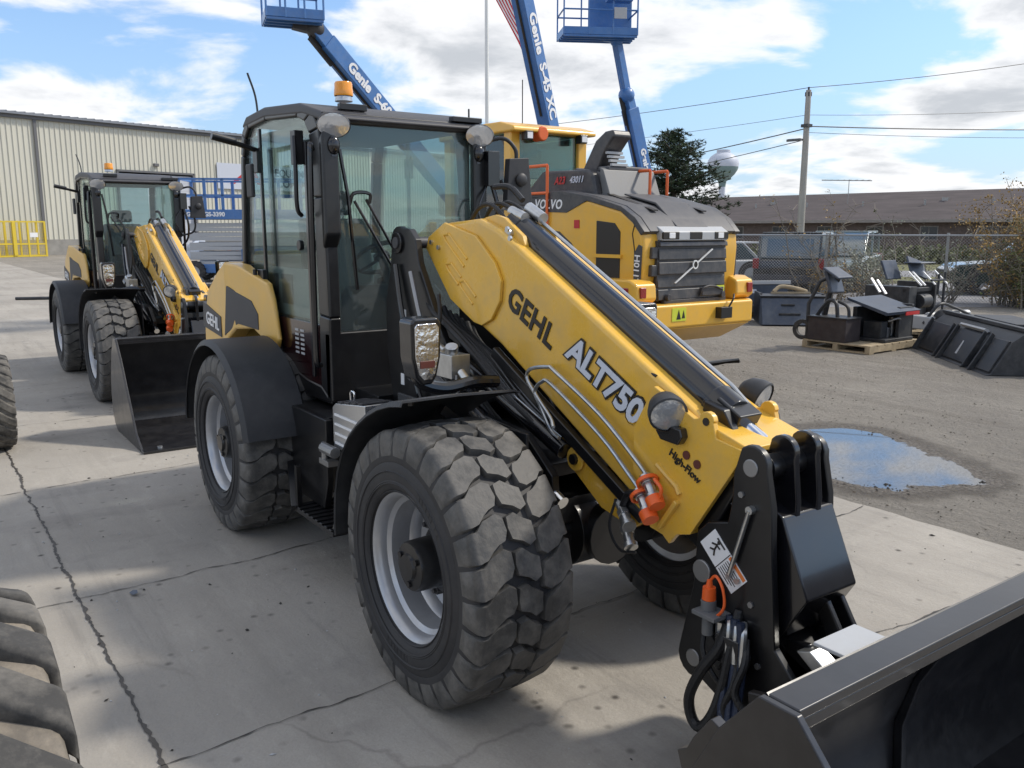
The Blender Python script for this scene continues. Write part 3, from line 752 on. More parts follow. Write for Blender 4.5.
    # ---- front fenders
    def front_fender(s):
        out = [(-.603, .50), (-.60, .58), (-.585, .70), (-.55, .81), (-.50, .90), (-.43, .98), (-.34, 1.05), (-.24, 1.11), (-.14, 1.155), (-.04, 1.185), (.05, 1.20)]
        rows = []
        for yy, dz in ((.93, .014), (.925, 0), (.68, -.0), (.42, .01), (.39, .02)):
            rows.append([(x * (1 - dz * .8), s * yy, ZH + (z - ZH) * (1 - dz * 1.3) - dz * .2) for x, z in out])
        q = MB(); q.shell(rows, th=.008 * (1 if s < 0 else -1)); q.build('fender', 'plastic', t, smooth=50)
    front_fender(-1); front_fender(1)
    def fender(name, cx, y0, y1, a0, a1, r=.625, lip=.03, cz=ZH, flat=None):
        rows = []
        for yy in (y0, y0 + (y1 - y0) * .04, y0 + (y1 - y0) * .96, y1):
            rr = r - (lip if yy in (y0, y1) else 0)
            row = []
            for i in range(25):
                a = R(a0 + (a1 - a0) * i / 24); x = cx + rr * math.cos(a); z = cz + rr * math.sin(a)
                if flat: z = min(z, flat - (lip if yy in (y0, y1) else 0) + (x - cx) * .06)
                row.append((x, yy, z))
            rows.append(row)
        q = MB(); q.shell(rows, th=.008); return q.build(name, 'plastic', t, smooth=50)
    fender('rear_fender', -2.405, -.93, -.56, 176, 12, r=.63)
    fender('rear_fender', -2.405, .93, .56, 176, 12, r=.63)
    m = MB()
    for s in (-1, 1):
        for x in (-.45, -.12): m.cyl((x, s * .80, 1.0 + (x + .45) * .45), (x, s * .80, 1.03 + (x + .45) * .45), .012, n=8)
    for s in (-1, 1): m.bar((-.2, s * .62, 1.10), (-.2, s * .30, .85), .04, .04)
    split_loose(m.build('fender_bracket', 'black_paint', t))
    # ---- headlights
    for s in (-1, 1):
        cx, cy, cz = -.30, s * .63 , 1.325
        m = MB()
        hp = [(-.062, .115), (-.05, .13), (.05, .13), (.066, .11), (.062, -.02), (.045, -.095), (.025, -.125), (-.02, -.125), (-.045, -.095), (-.06, -.02)]
        m.prism([(cy + s * 0 - s * x * 1.12, cz + z * 1.1) for x, z in hp], cx - .10, cx + .012, axis='x', pts2=[(cy - s * x * 1.12, cz + z * 1.1) for x, z in hp])
        hl = m.build('headlight', 'black_gloss', t, bevel=.014, seg=3)
        m = MB()
        m.prism([(cy - s * x * .9, cz + z * .93) for x, z in hp], cx + .008, cx + .018, axis='x')
        m.build('lamp_lens', 'reflector', hl, bevel=.004)
        m = MB(); m.box(cx + .019, cx + .022, cy - .035, cy + .035, cz - .065, cz - .035); m.build('turn_lens', 'decal_brown', hl, bevel=.002)
        m = MB(); m.tube(spline([(cx - .04, cy + s * .03, cz - .08), (cx - .03, cy + s * .0, cz - .135), (cx - .01, cy - s * .10, cz - .165), (cx, cy - s * .24, cz - .15), (cx, cy - s * .36, cz - .16)], 6), .028, n=10)
        m.build('lamp_arm', 'black_gloss', hl)
    # boom work lamps
    for s, cx, cy, cz in ((-1, .715, -.235, 1.195), (1, .735, .235, 1.20)):
        m = MB(); d = Vector((.72, -.42 if s < 0 else .15, -.30)).normalized(); c = Vector((cx, cy, cz))
        m.lathe([(.0, -.085), (.03, -.083), (.055, -.06), (.068, -.02), (.070, .012), (.064, .016)], c, d, n=24)
        wl = m.build('work_lamp', 'plastic', t, smooth=50)
        m = MB(); m.lathe([(.0, .020), (.04, .018), (.064, .010)], c, d, n=24); m.build('lamp_lens', 'lens', wl)
        m = MB(); m.prism([(cx - .07, cz - .075), (cx - .045, cz - .105), (cx + .04, cz - .11), (cx + .06, cz - .08), (cx + .05, cz - .05), (cx - .05, cz - .045)], cy + .01, cy + .055)
        m.build('lamp_bracket', 'black_gloss', wl, bevel=.006)
    # ---- step box
    m = MB(); m.prism([(-1.31, .70), (-1.31, .92), (-1.27, .945), (-.92, .99), (-.92, .72)], -.62, -.42)
    sb = m.build('step_box', 'alu_box', t, bevel=.006)
    m = MB()
    for k in range(4):
        x = -1.24 + k * .08; z = .950 + (x + 1.27) * .125
        m.prism([(x, z), (x + .055, z + .007), (x + .055, z + .013), (x, z + .006)], -.62, -.46)
    m.build('step_tread', 'dark_grey', sb, bevel=.001)
    m = MB()
    for k in range(4): m.box(-1.28, -.98, -.624, -.621, .73 + k * .05, .742 + k * .05)
    m.build('step_louvre', 'white', sb)
    m = MB(); m.tube(spline([(-1.25, -.54, .955), (-1.25, -.54, 1.0), (-1.21, -.54, 1.0), (-1.21, -.54, .96)], 5), .006); m.build('step_handle', 'chrome', sb)
    m = MB(); m.box(-1.62, -1.08, -.74, -.40, .30, .325); m.bar((-1.58, -.72, .31), (-1.58, -.72, .56), .03, .03); m.bar((-1.1, -.72, .31), (-1.1, -.60, .70), .03, .03)
    for k in range(9): m.box(-1.60 + k * .06, -1.57 + k * .06, -.745, -.42, .325, .337)
    m.bar((-1.95, -.62, .55), (-1.58, -.74, .32), .05, .04)
    m.build('access_step', 'black_paint', t, bevel=.003)
    m = MB(); m.cyl((-1.35, -.66, .70), (-1.20, -.66, .70), .03, n=10); m.cyl((-1.38, -.64, .62), (-1.38, -.64, .72), .02, n=10); m.box(-1.42, -1.3, -.66, -.6, .60, .63)
    m.build('step_hinge', 'steel', t, bevel=.002)
    # ---- hood
    m = MB()
    side = [(-3.55, .95), (-3.52, 1.18), (-3.42, 1.40), (-3.16, 1.545), (-2.98, 1.62), (-2.80, 1.60), (-2.42, 1.50), (-2.36, 1.40), (-2.29, 1.16), (-2.33, 1.10), (-2.45, 1.12), (-2.62, 1.20), (-2.85, 1.18), (-3.05, 1.05), (-3.10, .95)]
    def taper(V): return [(x, math.copysign(max(.506, abs(y) * (1 - .15 * min(1, max(0, (x + 2.9) / .55)))) if abs(y) > .508 else abs(y), y), z) for x, y, z in V]
    rear = [(-3.55, .95), (-3.52, 1.18), (-3.42, 1.40), (-3.16, 1.545), (-2.985, 1.62), (-2.985, .95)]
    m.prism(rear, -.63, .63)
    for s in (-1, 1):
        m.prism([(-3.0, 1.613), (-2.80, 1.60), (-2.42, 1.50), (-2.36, 1.40), (-2.29, 1.16), (-2.33, 1.10), (-2.45, 1.12), (-2.62, 1.20), (-2.85, 1.18), (-3.0, 1.10)], *sorted((s * .507, s * .63)))
    m.v = taper(m.v)
    hood = m.build('hood', 'hood_yellow', t, bevel=.03, seg=3, smooth=50)
    m = MB(); m.box(-3.2, -2.96, -.45, .45, 1.5, 1.70); m.v = [(x, y, z - .15 * (x < -3)) for x, y, z in m.v]; m.build('hood_crown', 'hood_yellow', hood, bevel=.04, seg=3)
    for s in (-1, 1):
        y0, y1 = (s * .636, s * .56)
        m = MB(); m.prism([(-3.05, 1.12), (-2.96, 1.46), (-2.62, 1.38), (-2.54, 1.30), (-2.54, 1.20), (-2.80, 1.22)], min(y0, y1), max(y0, y1))
        m.v = taper(m.v)
        m.build('hood_vent', 'dark_grey', hood, bevel=.004)
        m = MB(); m.prism([(-3.54, 1.14), (-3.52, 1.32), (-3.12, 1.24), (-3.12, 1.10)], min(y0, y1), max(y0, y1))
        m.build('side_band', 'dark_grey', hood, bevel=.002)
    lettering('lettering', 'GEHL', 'white', hood, (-3.30, -.639, 1.195), (1, 0, -.12), (0, 0, 1), .12, fat=.002)
    m = MB(); m.box(-3.62, -3.45, -.62, .62, .62, .97); m.cyl((-3.55, -.62, .93), (-3.55, -.66, .93), .06)
    m.build('counterweight', 'plastic', t, bevel=.03)
    # ---- cab
    CY = .50
    m = MB()
    prof = [(-3.04, 1.45), (-2.93, 2.30), (-2.89, 2.44), (-2.78, 2.515), (-2.45, 2.535), (-1.90, 2.50), (-1.72, 2.455), (-1.64, 2.36), (-1.60, 2.0), (-1.58, 1.35), (-1.60, .88)]
    inner = [(-2.97, 1.50), (-2.875, 2.29), (-2.835, 2.40), (-2.76, 2.455), (-2.45, 2.475), (-1.95, 2.445), (-1.84, 2.41), (-1.78, 2.34), (-1.745, 2.0), (-1.73, 1.36), (-1.74, .95)]
    for s in (-1, 1):
        ya, yb = sorted((s * CY, s * (CY - .07)))
        n = len(prof)
        for i in range(n - 1):
            q = [prof[i], prof[i + 1], inner[i + 1], inner[i]]
            m.prism(q, ya, yb)
        # lower sill following the hood
        m.prism([(-3.04, 1.45), (-2.97, 1.50), (-2.62, 1.44), (-2.30, 1.02), (-1.95, .96), (-1.74, .95), (-1.60, .88), (-1.98, .86), (-2.35, .93), (-2.66, 1.36)], ya, yb)
    m.box(-1.66, -1.585, -CY, CY, .88, 1.27)
    m.box(-1.64, -1.59, -CY + .0, CY, 2.38, 2.44)
    m.box(-2.97, -2.90, -CY, CY, 1.40, 1.60)
    m.box(-2.90, -1.62, -CY + .01, CY - .01, .86, .93)
    cab = m.build('cab_frame', 'black_paint', t, bevel=.012, seg=2, smooth=45)
    m = MB(); m.prism([(-2.88, 2.47), (-2.78, 2.53), (-2.45, 2.552), (-1.90, 2.515), (-1.62, 2.445), (-1.555, 2.41), (-1.575, 2.385), (-1.85, 2.45), (-2.45, 2.49), (-2.8, 2.47)], -CY - .004, CY + .004)
    m.build('cab_roof', 'dark_grey', t, bevel=.02, seg=3, smooth=50)
    m = MB(); m.box(-1.70, -1.66, -.36, -.20, 2.465, 2.50); m.box(-1.63, -1.58, .30, .50, 2.44, 2.47)
    m.cyl((-1.60, .42, 2.46), (-1.60, .42, 2.52), .006, n=6)
    m.build('roof_rail', 'black_paint', t, bevel=.004)
    # glass
    m = MB(); m.prism([(-.43, 1.27), (.43, 1.27), (.43, 2.385), (-.43, 2.385)], -1.612, -1.606, axis='x')
    m.build('windscreen', 'glass_front', t)
    m = MB(); m.prism([(-.42, 1.60), (.42, 1.60), (.42, 2.42), (-.42, 2.42)], -2.925, -2.920, axis='x'); m.build('rear_window', 'glass', t)
    for s in (-1, 1):
        ya, yb = sorted((s * .472, s * .478))
        m = MB(); m.prism([(-2.97, 1.50), (-2.875, 2.29), (-2.835, 2.40), (-2.76, 2.455), (-2.45, 2.475), (-1.95, 2.445), (-1.84, 2.41), (-1.78, 2.34), (-1.745, 2.0), (-1.73, 1.30), (-2.42, 1.30), (-2.62, 1.44)], ya, yb)
        m.build('door_glass', 'glass', t)
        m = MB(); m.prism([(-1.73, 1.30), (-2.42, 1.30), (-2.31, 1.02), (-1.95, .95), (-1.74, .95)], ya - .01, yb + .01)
        dr = m.build('door_panel', 'door_red_reflection', t, bevel=.004)
        m = MB()
        y = s * .51
        m.bar((-2.52, y, 1.42), (-2.52, y, 2.43), .018, .03); m.bar((-1.80, y, 1.0), (-1.80, y, 2.3), .018, .03)
        m.build('door_post', 'black_gloss', dr, bevel=.004)
        m = MB()
        m.box(-1.89, -1.82, min(y, y * 1.1), max(y, y * 1.1), 2.18, 2.36); m.tube(spline([(-1.83, y * 1.1, 2.33), (-1.80, y * 1.12, 2.15), (-1.80, y * 1.12, 1.95), (-1.81, y * 1.06, 1.90)], 6), .013)
        m.box(-2.58, -2.50, min(y, y * 1.06), max(y, y * 1.06), 2.17, 2.30); m.box(-2.60, -2.50, min(y, y * 1.06), max(y, y * 1.06), 1.45, 1.58); m.tube([(-2.60, y * 1.09, 1.35), (-2.60, y * 1.09, 1.58)], .014)
        m.box(-2.88, -2.80, min(y, y * 1.06), max(y, y * 1.06), 1.50, 1.60)
        m.cyl((-1.90, y * 1.05, 1.74), (-1.90, y, 1.74), .03, n=16)
        m.build('door_hinge', 'black_paint', dr, bevel=.004)
        m = MB(); m.tube(spline([(-1.66, y * 1.04, 2.25), (-1.64, y * 1.08, 2.20), (-1.66, y * 1.08, 1.4), (-1.66, y * 1.08, 1.12), (-1.68, y * 1.02, 1.08)], 8), .016)
        m.build('grab_rail', 'black_gloss', dr)
        m = MB()
        for k in range(2):
            for j in range(6): m.box(-2.13 + .085 * k, -2.075 + .085 * k, min(s * .4885, s * .4900), max(s * .4885, s * .49), 1.10 + j * .027, 1.113 + j * .027)
        m.build('door_decal', 'light_grey', dr)
    # pillar fairings and lamps
    for s in (-1, 1):
        m = MB(); m.prism([(-1.60, 2.30), (-1.55, 2.34), (-1.545, 1.80), (-1.60, 1.72)], s * .47 - .05, s * .47 + .045); m.build('pillar_cover', 'black_paint', t, bevel=.015)
        c = Vector((-1.54, s * .455, 2.365)); d = Vector((.93, -s * .02 - .25, -.28)).normalized()
        m = MB(); m.lathe([(0, -.07), (.04, -.066), (.062, -.04), (.070, -.0), (.066, .006)], c, d, n=24); rl = m.build('roof_lamp', 'black_gloss', t, smooth=50)
        # oval lens
        m = MB(); m.lathe([(0, .012), (.04, .010), (.066, .004)], c, d, n=24); m.build('lamp_lens', 'lens', rl)
        for o in (rl,) + tuple(rl.children): o.data.transform(Matrix.Translation(c) @ Matrix.Diagonal((1, 1.32, .95, 1)) @ Matrix.Translation(-c))
        m = MB(); m.ball(c + Vector((-.01, 0, -.10)), (.03, .035, .05)); m.bar(c + Vector((-.03, 0, -.05)), c + Vector((-.02, 0, -.16)), .03, .03); m.build('lamp_mount', 'black_gloss', rl)
    # mirrors
    m = MB(); m.tube(spline([(-1.60, .50, 2.33), (-1.54, .62, 2.36), (-1.50, .68, 2.30), (-1.50, .69, 2.22)], 6), .013); m.tube(spline([(-1.58, .50, 1.75), (-1.54, .64, 1.80), (-1.52, .66, 1.95), (-1.54, .60, 2.12)], 6), .013)
    m.prism([(.60, 1.97), (.62, 2.24), (.76, 2.25), (.79, 1.97)], -1.52, -1.47, axis='x')
    m.ball((-1.46, .70, 2.12), (.02, .04, .04))
    m.build('mirror', 'plastic', t, bevel=.008)
    m = MB(); m.box(-1.55, -1.50, .49, .57, 2.08, 2.28); m.tube(spline([(-1.53, .53, 2.1), (-1.50, .57, 1.9), (-1.52, .56, 1.72), (-1.56, .50, 1.62)], 6), .014); m.tube(spline([(-1.54, .50, 2.08), (-1.50, .42, 1.95), (-1.50, .44, 1.85), (-1.54, .50, 1.75)], 6), .007)
    m.build('side_grab_rail', 'black_gloss', t, bevel=.006)
    m = MB(); m.tube([(-2.55, -.50, 2.30), (-2.53, -.62, 2.33), (-2.52, -.74, 2.36)], .016); m.cyl((-2.52, -.66, 2.345), (-2.52, -.80, 2.375), .024, n=12)
    m.build('mirror_arm', 'black_paint', t)
    m = MB(); m.box(-2.55, -2.45, -.60, -.575, 2.02, 2.22); m.build('side_mirror', 'plastic', t, bevel=.01)
    # beacon and aerial
    m = MB(); m.cyl((-1.825, -.263, 2.53), (-1.825, -.263, 2.56), .05, .045, n=20); bc = m.build('beacon_base', 'zinc', t, bevel=.003)
    m = MB(); m.lathe([(.052, .03), (.054, .04), (.052, .065), (.05, .07), (.05, .095), (.045, .105), (0, .108)], (-1.825, -.263, 2.53), (0, 0, 1), n=24); m.build('beacon_lens', 'amber', bc)
    m = MB(); m.tube(spline([(-2.78, -.42, 2.50), (-2.79, -.43, 2.66), (-2.80, -.47, 2.80)], 6), .007, n=6); m.cyl((-2.78, -.42, 2.48), (-2.78, -.42, 2.54), .014, n=8); m.build('aerial', 'black_paint', t)
    # wiper
    m = MB(); x = -1.585
    m.tube([(x, -.33, 1.98), (x + .01, -.04, 1.50), (x + .01, .06, 1.40)], .008, n=6); m.tube([(x, -.26, 1.99), (x + .01, .02, 1.51), (x + .01, .10, 1.43)], .008, n=6)
    m.tube(spline([(x, -.36, 1.96), (x + .02, -.34, 2.02), (x + .02, -.25, 2.02), (x, -.24, 1.97)], 6), .010, n=6)
    m.tube([(x + .005, -.41, 2.25), (x + .01, -.37, 2.0), (x + .005, -.33, 1.50)], .011, n=6)
    m.cyl((x - .01, .07, 1.40), (x + .03, .07, 1.40), .025, n=12)
    m.build('wiper', 'black_gloss', t)
    # interior
    m = MB(); m.box(-2.55, -2.10, -.24, .24, 1.18, 1.30); m.prism([(-2.60, 1.28), (-2.48, 1.28), (-2.58, 1.90), (-2.68, 1.90)], -.24, .24); m.prism([(-2.68, 1.92), (-2.60, 1.92), (-2.62, 2.08), (-2.69, 2.08)], -.13, .13)
    st = m.build('seat', 'seat_cloth', t, bevel=.04, seg=3)
    m = MB(); m.box(-2.5, -2.15, -.2, .2, .93, 1.18); m.box(-2.55, -2.0, -.42, -.27, 1.10, 1.42); m.box(-2.55, -2.1, .27, .42, 1.10, 1.42); m.prism([(-1.95, .93), (-1.68, .93), (-1.68, 1.44), (-1.82, 1.52), (-1.90, 1.46)], -.3, .3)
    m.build('console', 'dark_grey', t, bevel=.03)
    m = MB(); m.box(-2.70, -1.84, -.46, -.445, 1.31, 1.60); m.box(-2.90, -2.87, -.46, .46, 1.30, 1.66)
    m.build('interior_trim', 'cab_trim', t, bevel=.01)
    m = MB(); m.box(-2.60, -2.44, -.466, -.46, 1.38, 1.56); m.box(-2.38, -2.20, -.466, -.46, 1.38, 1.56); m.build('trim_vent', 'dark_grey', t, bevel=.003)
    m = MB(); m.box(-2.88, -1.66, -.45, .45, 2.39, 2.418); m.build('headliner', 'cab_liner', t, bevel=.01)
    m = MB(); c = Vector((-1.93, 0, 1.66)); d = Vector((-.55, 0, .83)); m.lathe([(.17 + .014 * math.cos(u * PI / 4), .014 * math.sin(u * PI / 4)) for u in range(8)], c, d, n=32, close=True); m.cyl(c, c - d.normalized() * .3, .028); m.cyl(c, c + d.normalized() * .02, .05)
    a_, b_ = frame_from(d)
    for k in range(3): m.bar(c, c + (a_ * math.cos(k * 2.09) + b_ * math.sin(k * 2.09)) * .165, .03, .012)
    m.build('steering_wheel', 'plastic', t)
    m = MB(); m.cyl((-2.05, -.33, 1.40), (-2.02, -.33, 1.56), .02, n=10); m.ball((-2.02, -.33, 1.58), .028); m.cyl((-2.8, -.35, 1.5), (-2.8, -.35, 2.35), .02, n=8)
    m.build('joystick', 'plastic', t)
    return t

loader = build_loader()
SPLIT = {'bucket_cheek', 'door_post', 'hydraulic_hose', 'hinge_pin', 'link_ear', 'edge_bolt', 'case_coupler', 'orange_cap', 'hydraulic_pipe', 'feed_hose', 'lock_bolt', 'cylinder_lug', 'hose_fitting', 'door_hinge', 'arch_liner', 'trim_vent', 'steel_pipe', 'boom_tip_plate', 'side_plate', 'lower_bracket', 'round_decal', 'bolt_heads', 'console', 'interior_trim', 'cab_post', 'hood_trim', 'lamp_housing', 'tail_light', 'guard_bar', 'hook_plate', 'lift_arm', 'wall_lamp', 'hand_rail', 'wheel_arch', 'roof_lamp', 'top_rail', 'grille_tab', 'hood_slot', 'rods', 'cab_glass', 'lamp_lens', 'pane', 'plinth', 'cylinder_saddle', 'cylinder_pipe', 'roof_rail', 'pole_fitting'}
def split_under(t):
    for o in [c for p in t.children for c in (p,) + tuple(p.children)]:
        if o.type == 'MESH' and o.name.split('.')[0] in SPLIT: split_loose(o)
split_under(loader)
ld2 = copy_tree(loader)
ld2.location = (-7.233, .10, 0); ld2.rotation_euler = (0, 0, R(-.2))
ld2['label'] = 'smaller telescopic loader parked behind at the left with its black bucket on the concrete'
# ---------------------------------------------------------------- wheel loader (rear towards camera), local +X = rear
def build_wheel_loader():
    t = thing('wheel_loader', 'large orange-yellow wheel loader seen from behind, with louvred grille and diagonal badge', 'wheel loader', loc=(-4.40, 5.20, 0)); t.scale = (1, .86, 1)
    HW = .92
    m = MB(); hood = [(.02, .98), (.10, 1.30), (.12, 1.62), (.10, 1.78), (-.04, 1.93), (-.28, 2.05), (-.80, 2.17), (-1.35, 2.25), (-2.6, 2.20), (-2.6, 1.0)]
    m.prism(hood, -HW, HW)
    body = m.build('engine_hood', 'orange_yellow', t, bevel=.05, seg=3, smooth=45)
    # dark top
    m = MB(); tp = [(.14, 1.80), (-.02, 1.96), (-.26, 2.09), (-.80, 2.215), (-1.35, 2.30), (-2.5, 2.26), (-2.5, 2.19), (-1.35, 2.24), (-.80, 2.15), (-.26, 2.03), (-.06, 1.90), (.08, 1.76)]
    for a, b in ((-HW - .012, -HW + .10), (HW - .10, HW + .012)): m.prism(tp, a, b)
    m.build('hood_trim', 'stack_grey', body, bevel=.01, smooth=45)
    m = MB(); m.prism([(p[0], p[1] + .006) for p in tp], -HW + .10, HW - .10)
    m.prism([(.10, 1.83), (-.26, 2.115), (-.8, 2.24), (-.8, 2.26), (-.25, 2.14), (.11, 1.86)], -.30, .30)
    m.build('hood_top', 'hood_grey', body, bevel=.01, smooth=45)
    m = MB(); m.prism([(-.10, 2.035), (-.9, 2.25), (-.9, 2.263), (-.10, 2.05)], -.52, -.42); m.prism([(-.10, 2.035), (-.9, 2.25), (-.9, 2.263), (-.10, 2.05)], .42, .52)
    m.build('hood_slot', 'ink', body)
    # grille
    m = MB(); m.box(.10, .155, -.70, .62, 1.02, 1.70)
    for z0, z1, d in ((1.02, 1.16, .185), (1.16, 1.30, .17), (1.31, 1.47, .19), (1.475, 1.62, .18), (1.625, 1.70, .195)):
        m.prism([(.14, z0 + .006), (d, z0 + .012), (d - .012, z1 - .012), (.14, z1 - .004)], -.69, .61)
    gr = m.build('grille', 'mid_grey', t, bevel=.008)
    gr.data.materials[0] = MATS['stack_grey']
    m = MB()
    for z in (1.10, 1.36, 1.56): m.box(.02, .16, -.80, -.70, z - .06, z + .07)
    m.build('grille_tab', 'stack_grey', gr, bevel=.012)
    m = MB(); m.bar((.205, -.42, 1.22), (.205, .28, 1.60), .012, .022, up=(1, 0, 0)); m.build('badge_bar', 'white_paint', gr, bevel=.002)
    m = MB(); m.lathe([(.036, -.006), (.052, -.006), (.052, .006), (.036, .006)], (.212, -.05, 1.425), (1, 0, 0), n=24, close=True); m.build('badge_ring', 'white_paint', gr)
    m = MB(); m.cyl((.20, -.05, 1.425), (.216, -.05, 1.425), .035, n=20); m.build('badge_disc', 'ink', gr)
    m = MB(); m.box(.15, .22, .10, .52, 1.06, 1.15); m.tube(spline([(.2, .08, 1.05), (.23, .1, 1.15), (.23, .3, 1.17), (.22, .5, 1.12)], 5), .012); m.cyl((.17, -.55, 1.06), (.24, -.55, 1.06), .04, n=10); m.cyl((.17, .5, 1.06), (.24, .5, 1.06), .04, n=10)
    m.box(.14, .20, -.60, .60, .99, 1.03)
    m.build('tow_hitch', 'dark_grey', t, bevel=.006)
    m = MB(); m.box(.19, .20, .40, .56, 1.10, 1.17); m.build('warning_label', 'decal_lime', t)
    # rear lights in hood lip
    m = MB(); m.prism([(.06, 1.70), (.20, 1.70), (.20, 1.80), (.10, 1.86), (-.02, 1.86)], -.66, .60)
    lp = m.build('light_bar', 'light_grey', t, bevel=.015)
    m = MB()
    for y0, y1 in ((-.66, -.36), (-.16, .08), (.32, .60)): m.box(.17, .206, y0, y1, 1.715, 1.80)
    m.build('lamp_housing', 'ink', lp, bevel=.01)
    m = MB()
    for y in (-.50, .44): m.box(.20, .214, y - .055, y + .055, 1.725, 1.79)
    m.build('lamp_lens', 'white', lp, bevel=.006)
    # counterweight
    m = MB()
    m.prism([(.20, -1.16), (.34, -1.02), (.34, .98), (.20, 1.14), (-.55, 1.14), (-.55, -1.16)], .72, .99, axis='z')
    m.prism([(.18, -1.12), (.33, -1.0), (.33, .96), (.18, 1.10), (-.55, 1.10), (-.55, -1.12)], .72, .52, axis='z', pts2=[(-.05, -.85), (.04, -.75), (.04, .72), (-.05, .82), (-.55, .82), (-.55, -.85)])
    for s in (-1, 1):
        m.prism([(.16, .99), (.24, 1.05), (.22, 1.22), (.10, 1.27), (-.55, 1.27), (-.75, 1.24), (-.80, 1.16), (-.80, .99)], s * 1.14 - (.36 if s > 0 else 0), s * 1.14 + (.36 if s < 0 else 0))
    cw = m.build('counterweight', 'orange_yellow', t, bevel=.03, seg=3)
    for s in (-1, 1):
        m = MB(); m.box(.15, .255, s * 1.04 - .05, s * 1.04 + .05, 1.07, 1.19); m.box(-.02, .10, s * 1.145 - .01, s * 1.145 + .01, 1.08, 1.18); m.build('tail_light', 'tail_red', t, bevel=.01)
    m = MB(); m.box(.34, .346, -.62, -.36, .80, .95); m.build('warning_label', 'decal_lime', cw)
    m = MB(); m.prism([(-.54, .82), (-.50, .93), (-.46, .82)], .346, .349, axis='x'); m.prism([(-.44, .83), (-.41, .92), (-.38, .83)], .346, .349, axis='x'); m.build('label_print', 'ink', cw)
    m = MB(); m.box(.33, .43, .22, .44, .80, .93); m.tube(spline([(.40, .40, .92), (.42, .46, 1.02), (.36, .55, 1.07)], 5), .012); m.build('tow_pin', 'black_paint', cw, bevel=.01)
    # side details on the visible side (-Y) and the other
    for s in (-1, 1):
        def yy(a): return (min(s * (HW + a), s * (HW - .01)), max(s * (HW + a), s * (HW - .01)))
        y0, y1 = yy(.012)
        m = MB(); m.prism([(-.68, 1.20), (-.26, 1.22), (-.26, 1.80), (-.36, 1.90), (-.68, 1.93)], y0, y1); m.build('side_vent', 'ink', body, bevel=.01)
        m = MB(); y2, y3 = yy(.035); m.box(-.72, -.22, y2, y3, 1.50, 1.54); m.build('vent_bar', 'orange_yellow', body)
        m = MB(); m.prism([(-.02, 1.22), (.085, 1.22), (.10, 1.64), (.05, 1.66), (-.02, 1.56)], y0, y1)
        m.prism([(-.12, 1.20), (.12, 1.20), (.12, 1.22), (-.1, 1.22)], y0, y1); m.build('side_panel', 'dark_grey', body, bevel=.004)
        m = MB(); m.prism([(-1.75, 1.2), (-.82, 1.2), (-.93, 1.42), (-1.15, 1.66), (-1.39, 1.80), (-1.75, 1.84)], y0, y1)
        m.build('fender_panel', 'dark_grey', body, bevel=.01)
        m = MB(); m.prism([(-2.6, 2.08), (-1.25, 2.03), (-.85, 2.17), (-1.3, 2.25), (-2.6, 2.22)], y0, y1); m.build('name_band', 'stack_grey', body, bevel=.004)
        m = MB(); m.tube([(.02, s * (HW + .001), 1.03), (-.02, s * (HW + .001), 1.60), (-.06, s * (HW + .001), 1.78), (-.02, s * (HW + .001), 1.90)], .008, n=6); m.build('panel_seam', 'ink', body)
    lettering('lettering', 'VOLVO', 'white', body, (-1.62, -HW - .014, 2.135), (1, 0, -.03), (0, 0, 1), .16, fat=.004, spacing=1.1, shear=.2)
    lettering('lettering', 'L110H', 'white', body, (.035, -HW - .014, 1.385), (0.06, 0, 1), (-1, 0, 0), .12, fat=.002)
    m = MB(); m.box(-1.10, -1.0, -HW - .008, -HW - .002, 1.84, 1.94); m.build('red_label', 'red', body)
    # raised engine cover, air stack
    m = MB(); m.prism([(-1.0, 2.22), (-1.08, 2.50), (-1.18, 2.56), (-2.1, 2.58), (-2.5, 2.30), (-2.5, 2.22)], -.62, .62); cv = m.build('engine_cover', 'stack_grey', t, bevel=.04, seg=3)
    m = MB(); m.prism([(-.98, 2.25), (-1.05, 2.52), (-1.55, 2.60), (-1.58, 2.3)], -.50, .50); m.box(-1.2, -1.0, -.4, .4, 2.54, 2.60); m.build('cover_top', 'hood_grey', cv, bevel=.02)
    m = MB(); m.prism([(-1.05, 2.2), (-1.0, 2.2), (-.82, 2.14), (-1.0, 2.55), (-1.06, 2.58)], -.50, .50); m.build('cover_face', 'mid_grey', cv, bevel=.01)
    lettering('lettering', 'A23', 'red', cv, (-1.72, -.628, 2.44), (1, 0, 0), (0, 0, 1), .13, fat=.004, shear=.3)
    lettering('lettering', '43011', 'decal_grey', cv, (-1.38, -.628, 2.44), (1, 0, 0), (0, 0, 1), .11, fat=.003, shear=.3)
    m = MB(); m.prism([(-1.28, 2.50), (-1.60, 2.50), (-1.30, 2.92), (-1.12, 3.02), (-.98, 3.03), (-.94, 2.95), (-1.02, 2.88), (-1.10, 2.80)], -.36, -.02)
    sk = m.build('air_intake', 'stack_grey', t, bevel=.03, seg=3)
    m = MB()
    for k in range(6): m.box(-1.03 - .03 * k, -.99 - .03 * k, -.34, -.04, 2.60 + .05 * k, 2.63 + .05 * k)
    m.build('intake_slat', 'light_grey', sk)
    # hand rails
    m = MB(); y = -HW - .03
    def rails(xs, z0, z1, y):
        for x in xs: m.tube([(x, y, z0), (x, y, z1)], .02)
        m.tube([(xs[0], y, z1), (xs[-1], y, z1)], .02)
    rails((-2.05, -1.62), 1.35, 2.62, y); m.tube([(-2.2, y, 2.28), (-1.62, y, 2.28)], .018); m.tube([(-2.35, y, 2.62), (-2.05, y, 2.62)], .018)
    rails((-1.15, -.80), 2.25, 2.55, .2); rails((-1.2, -.8), 2.25, 2.55, .55)
    m.build('hand_rail', 'orange_rail', t)
    # cab
    m = MB()
    x0, x1, y0, y1 = -4.35, -2.75, -.66, .72
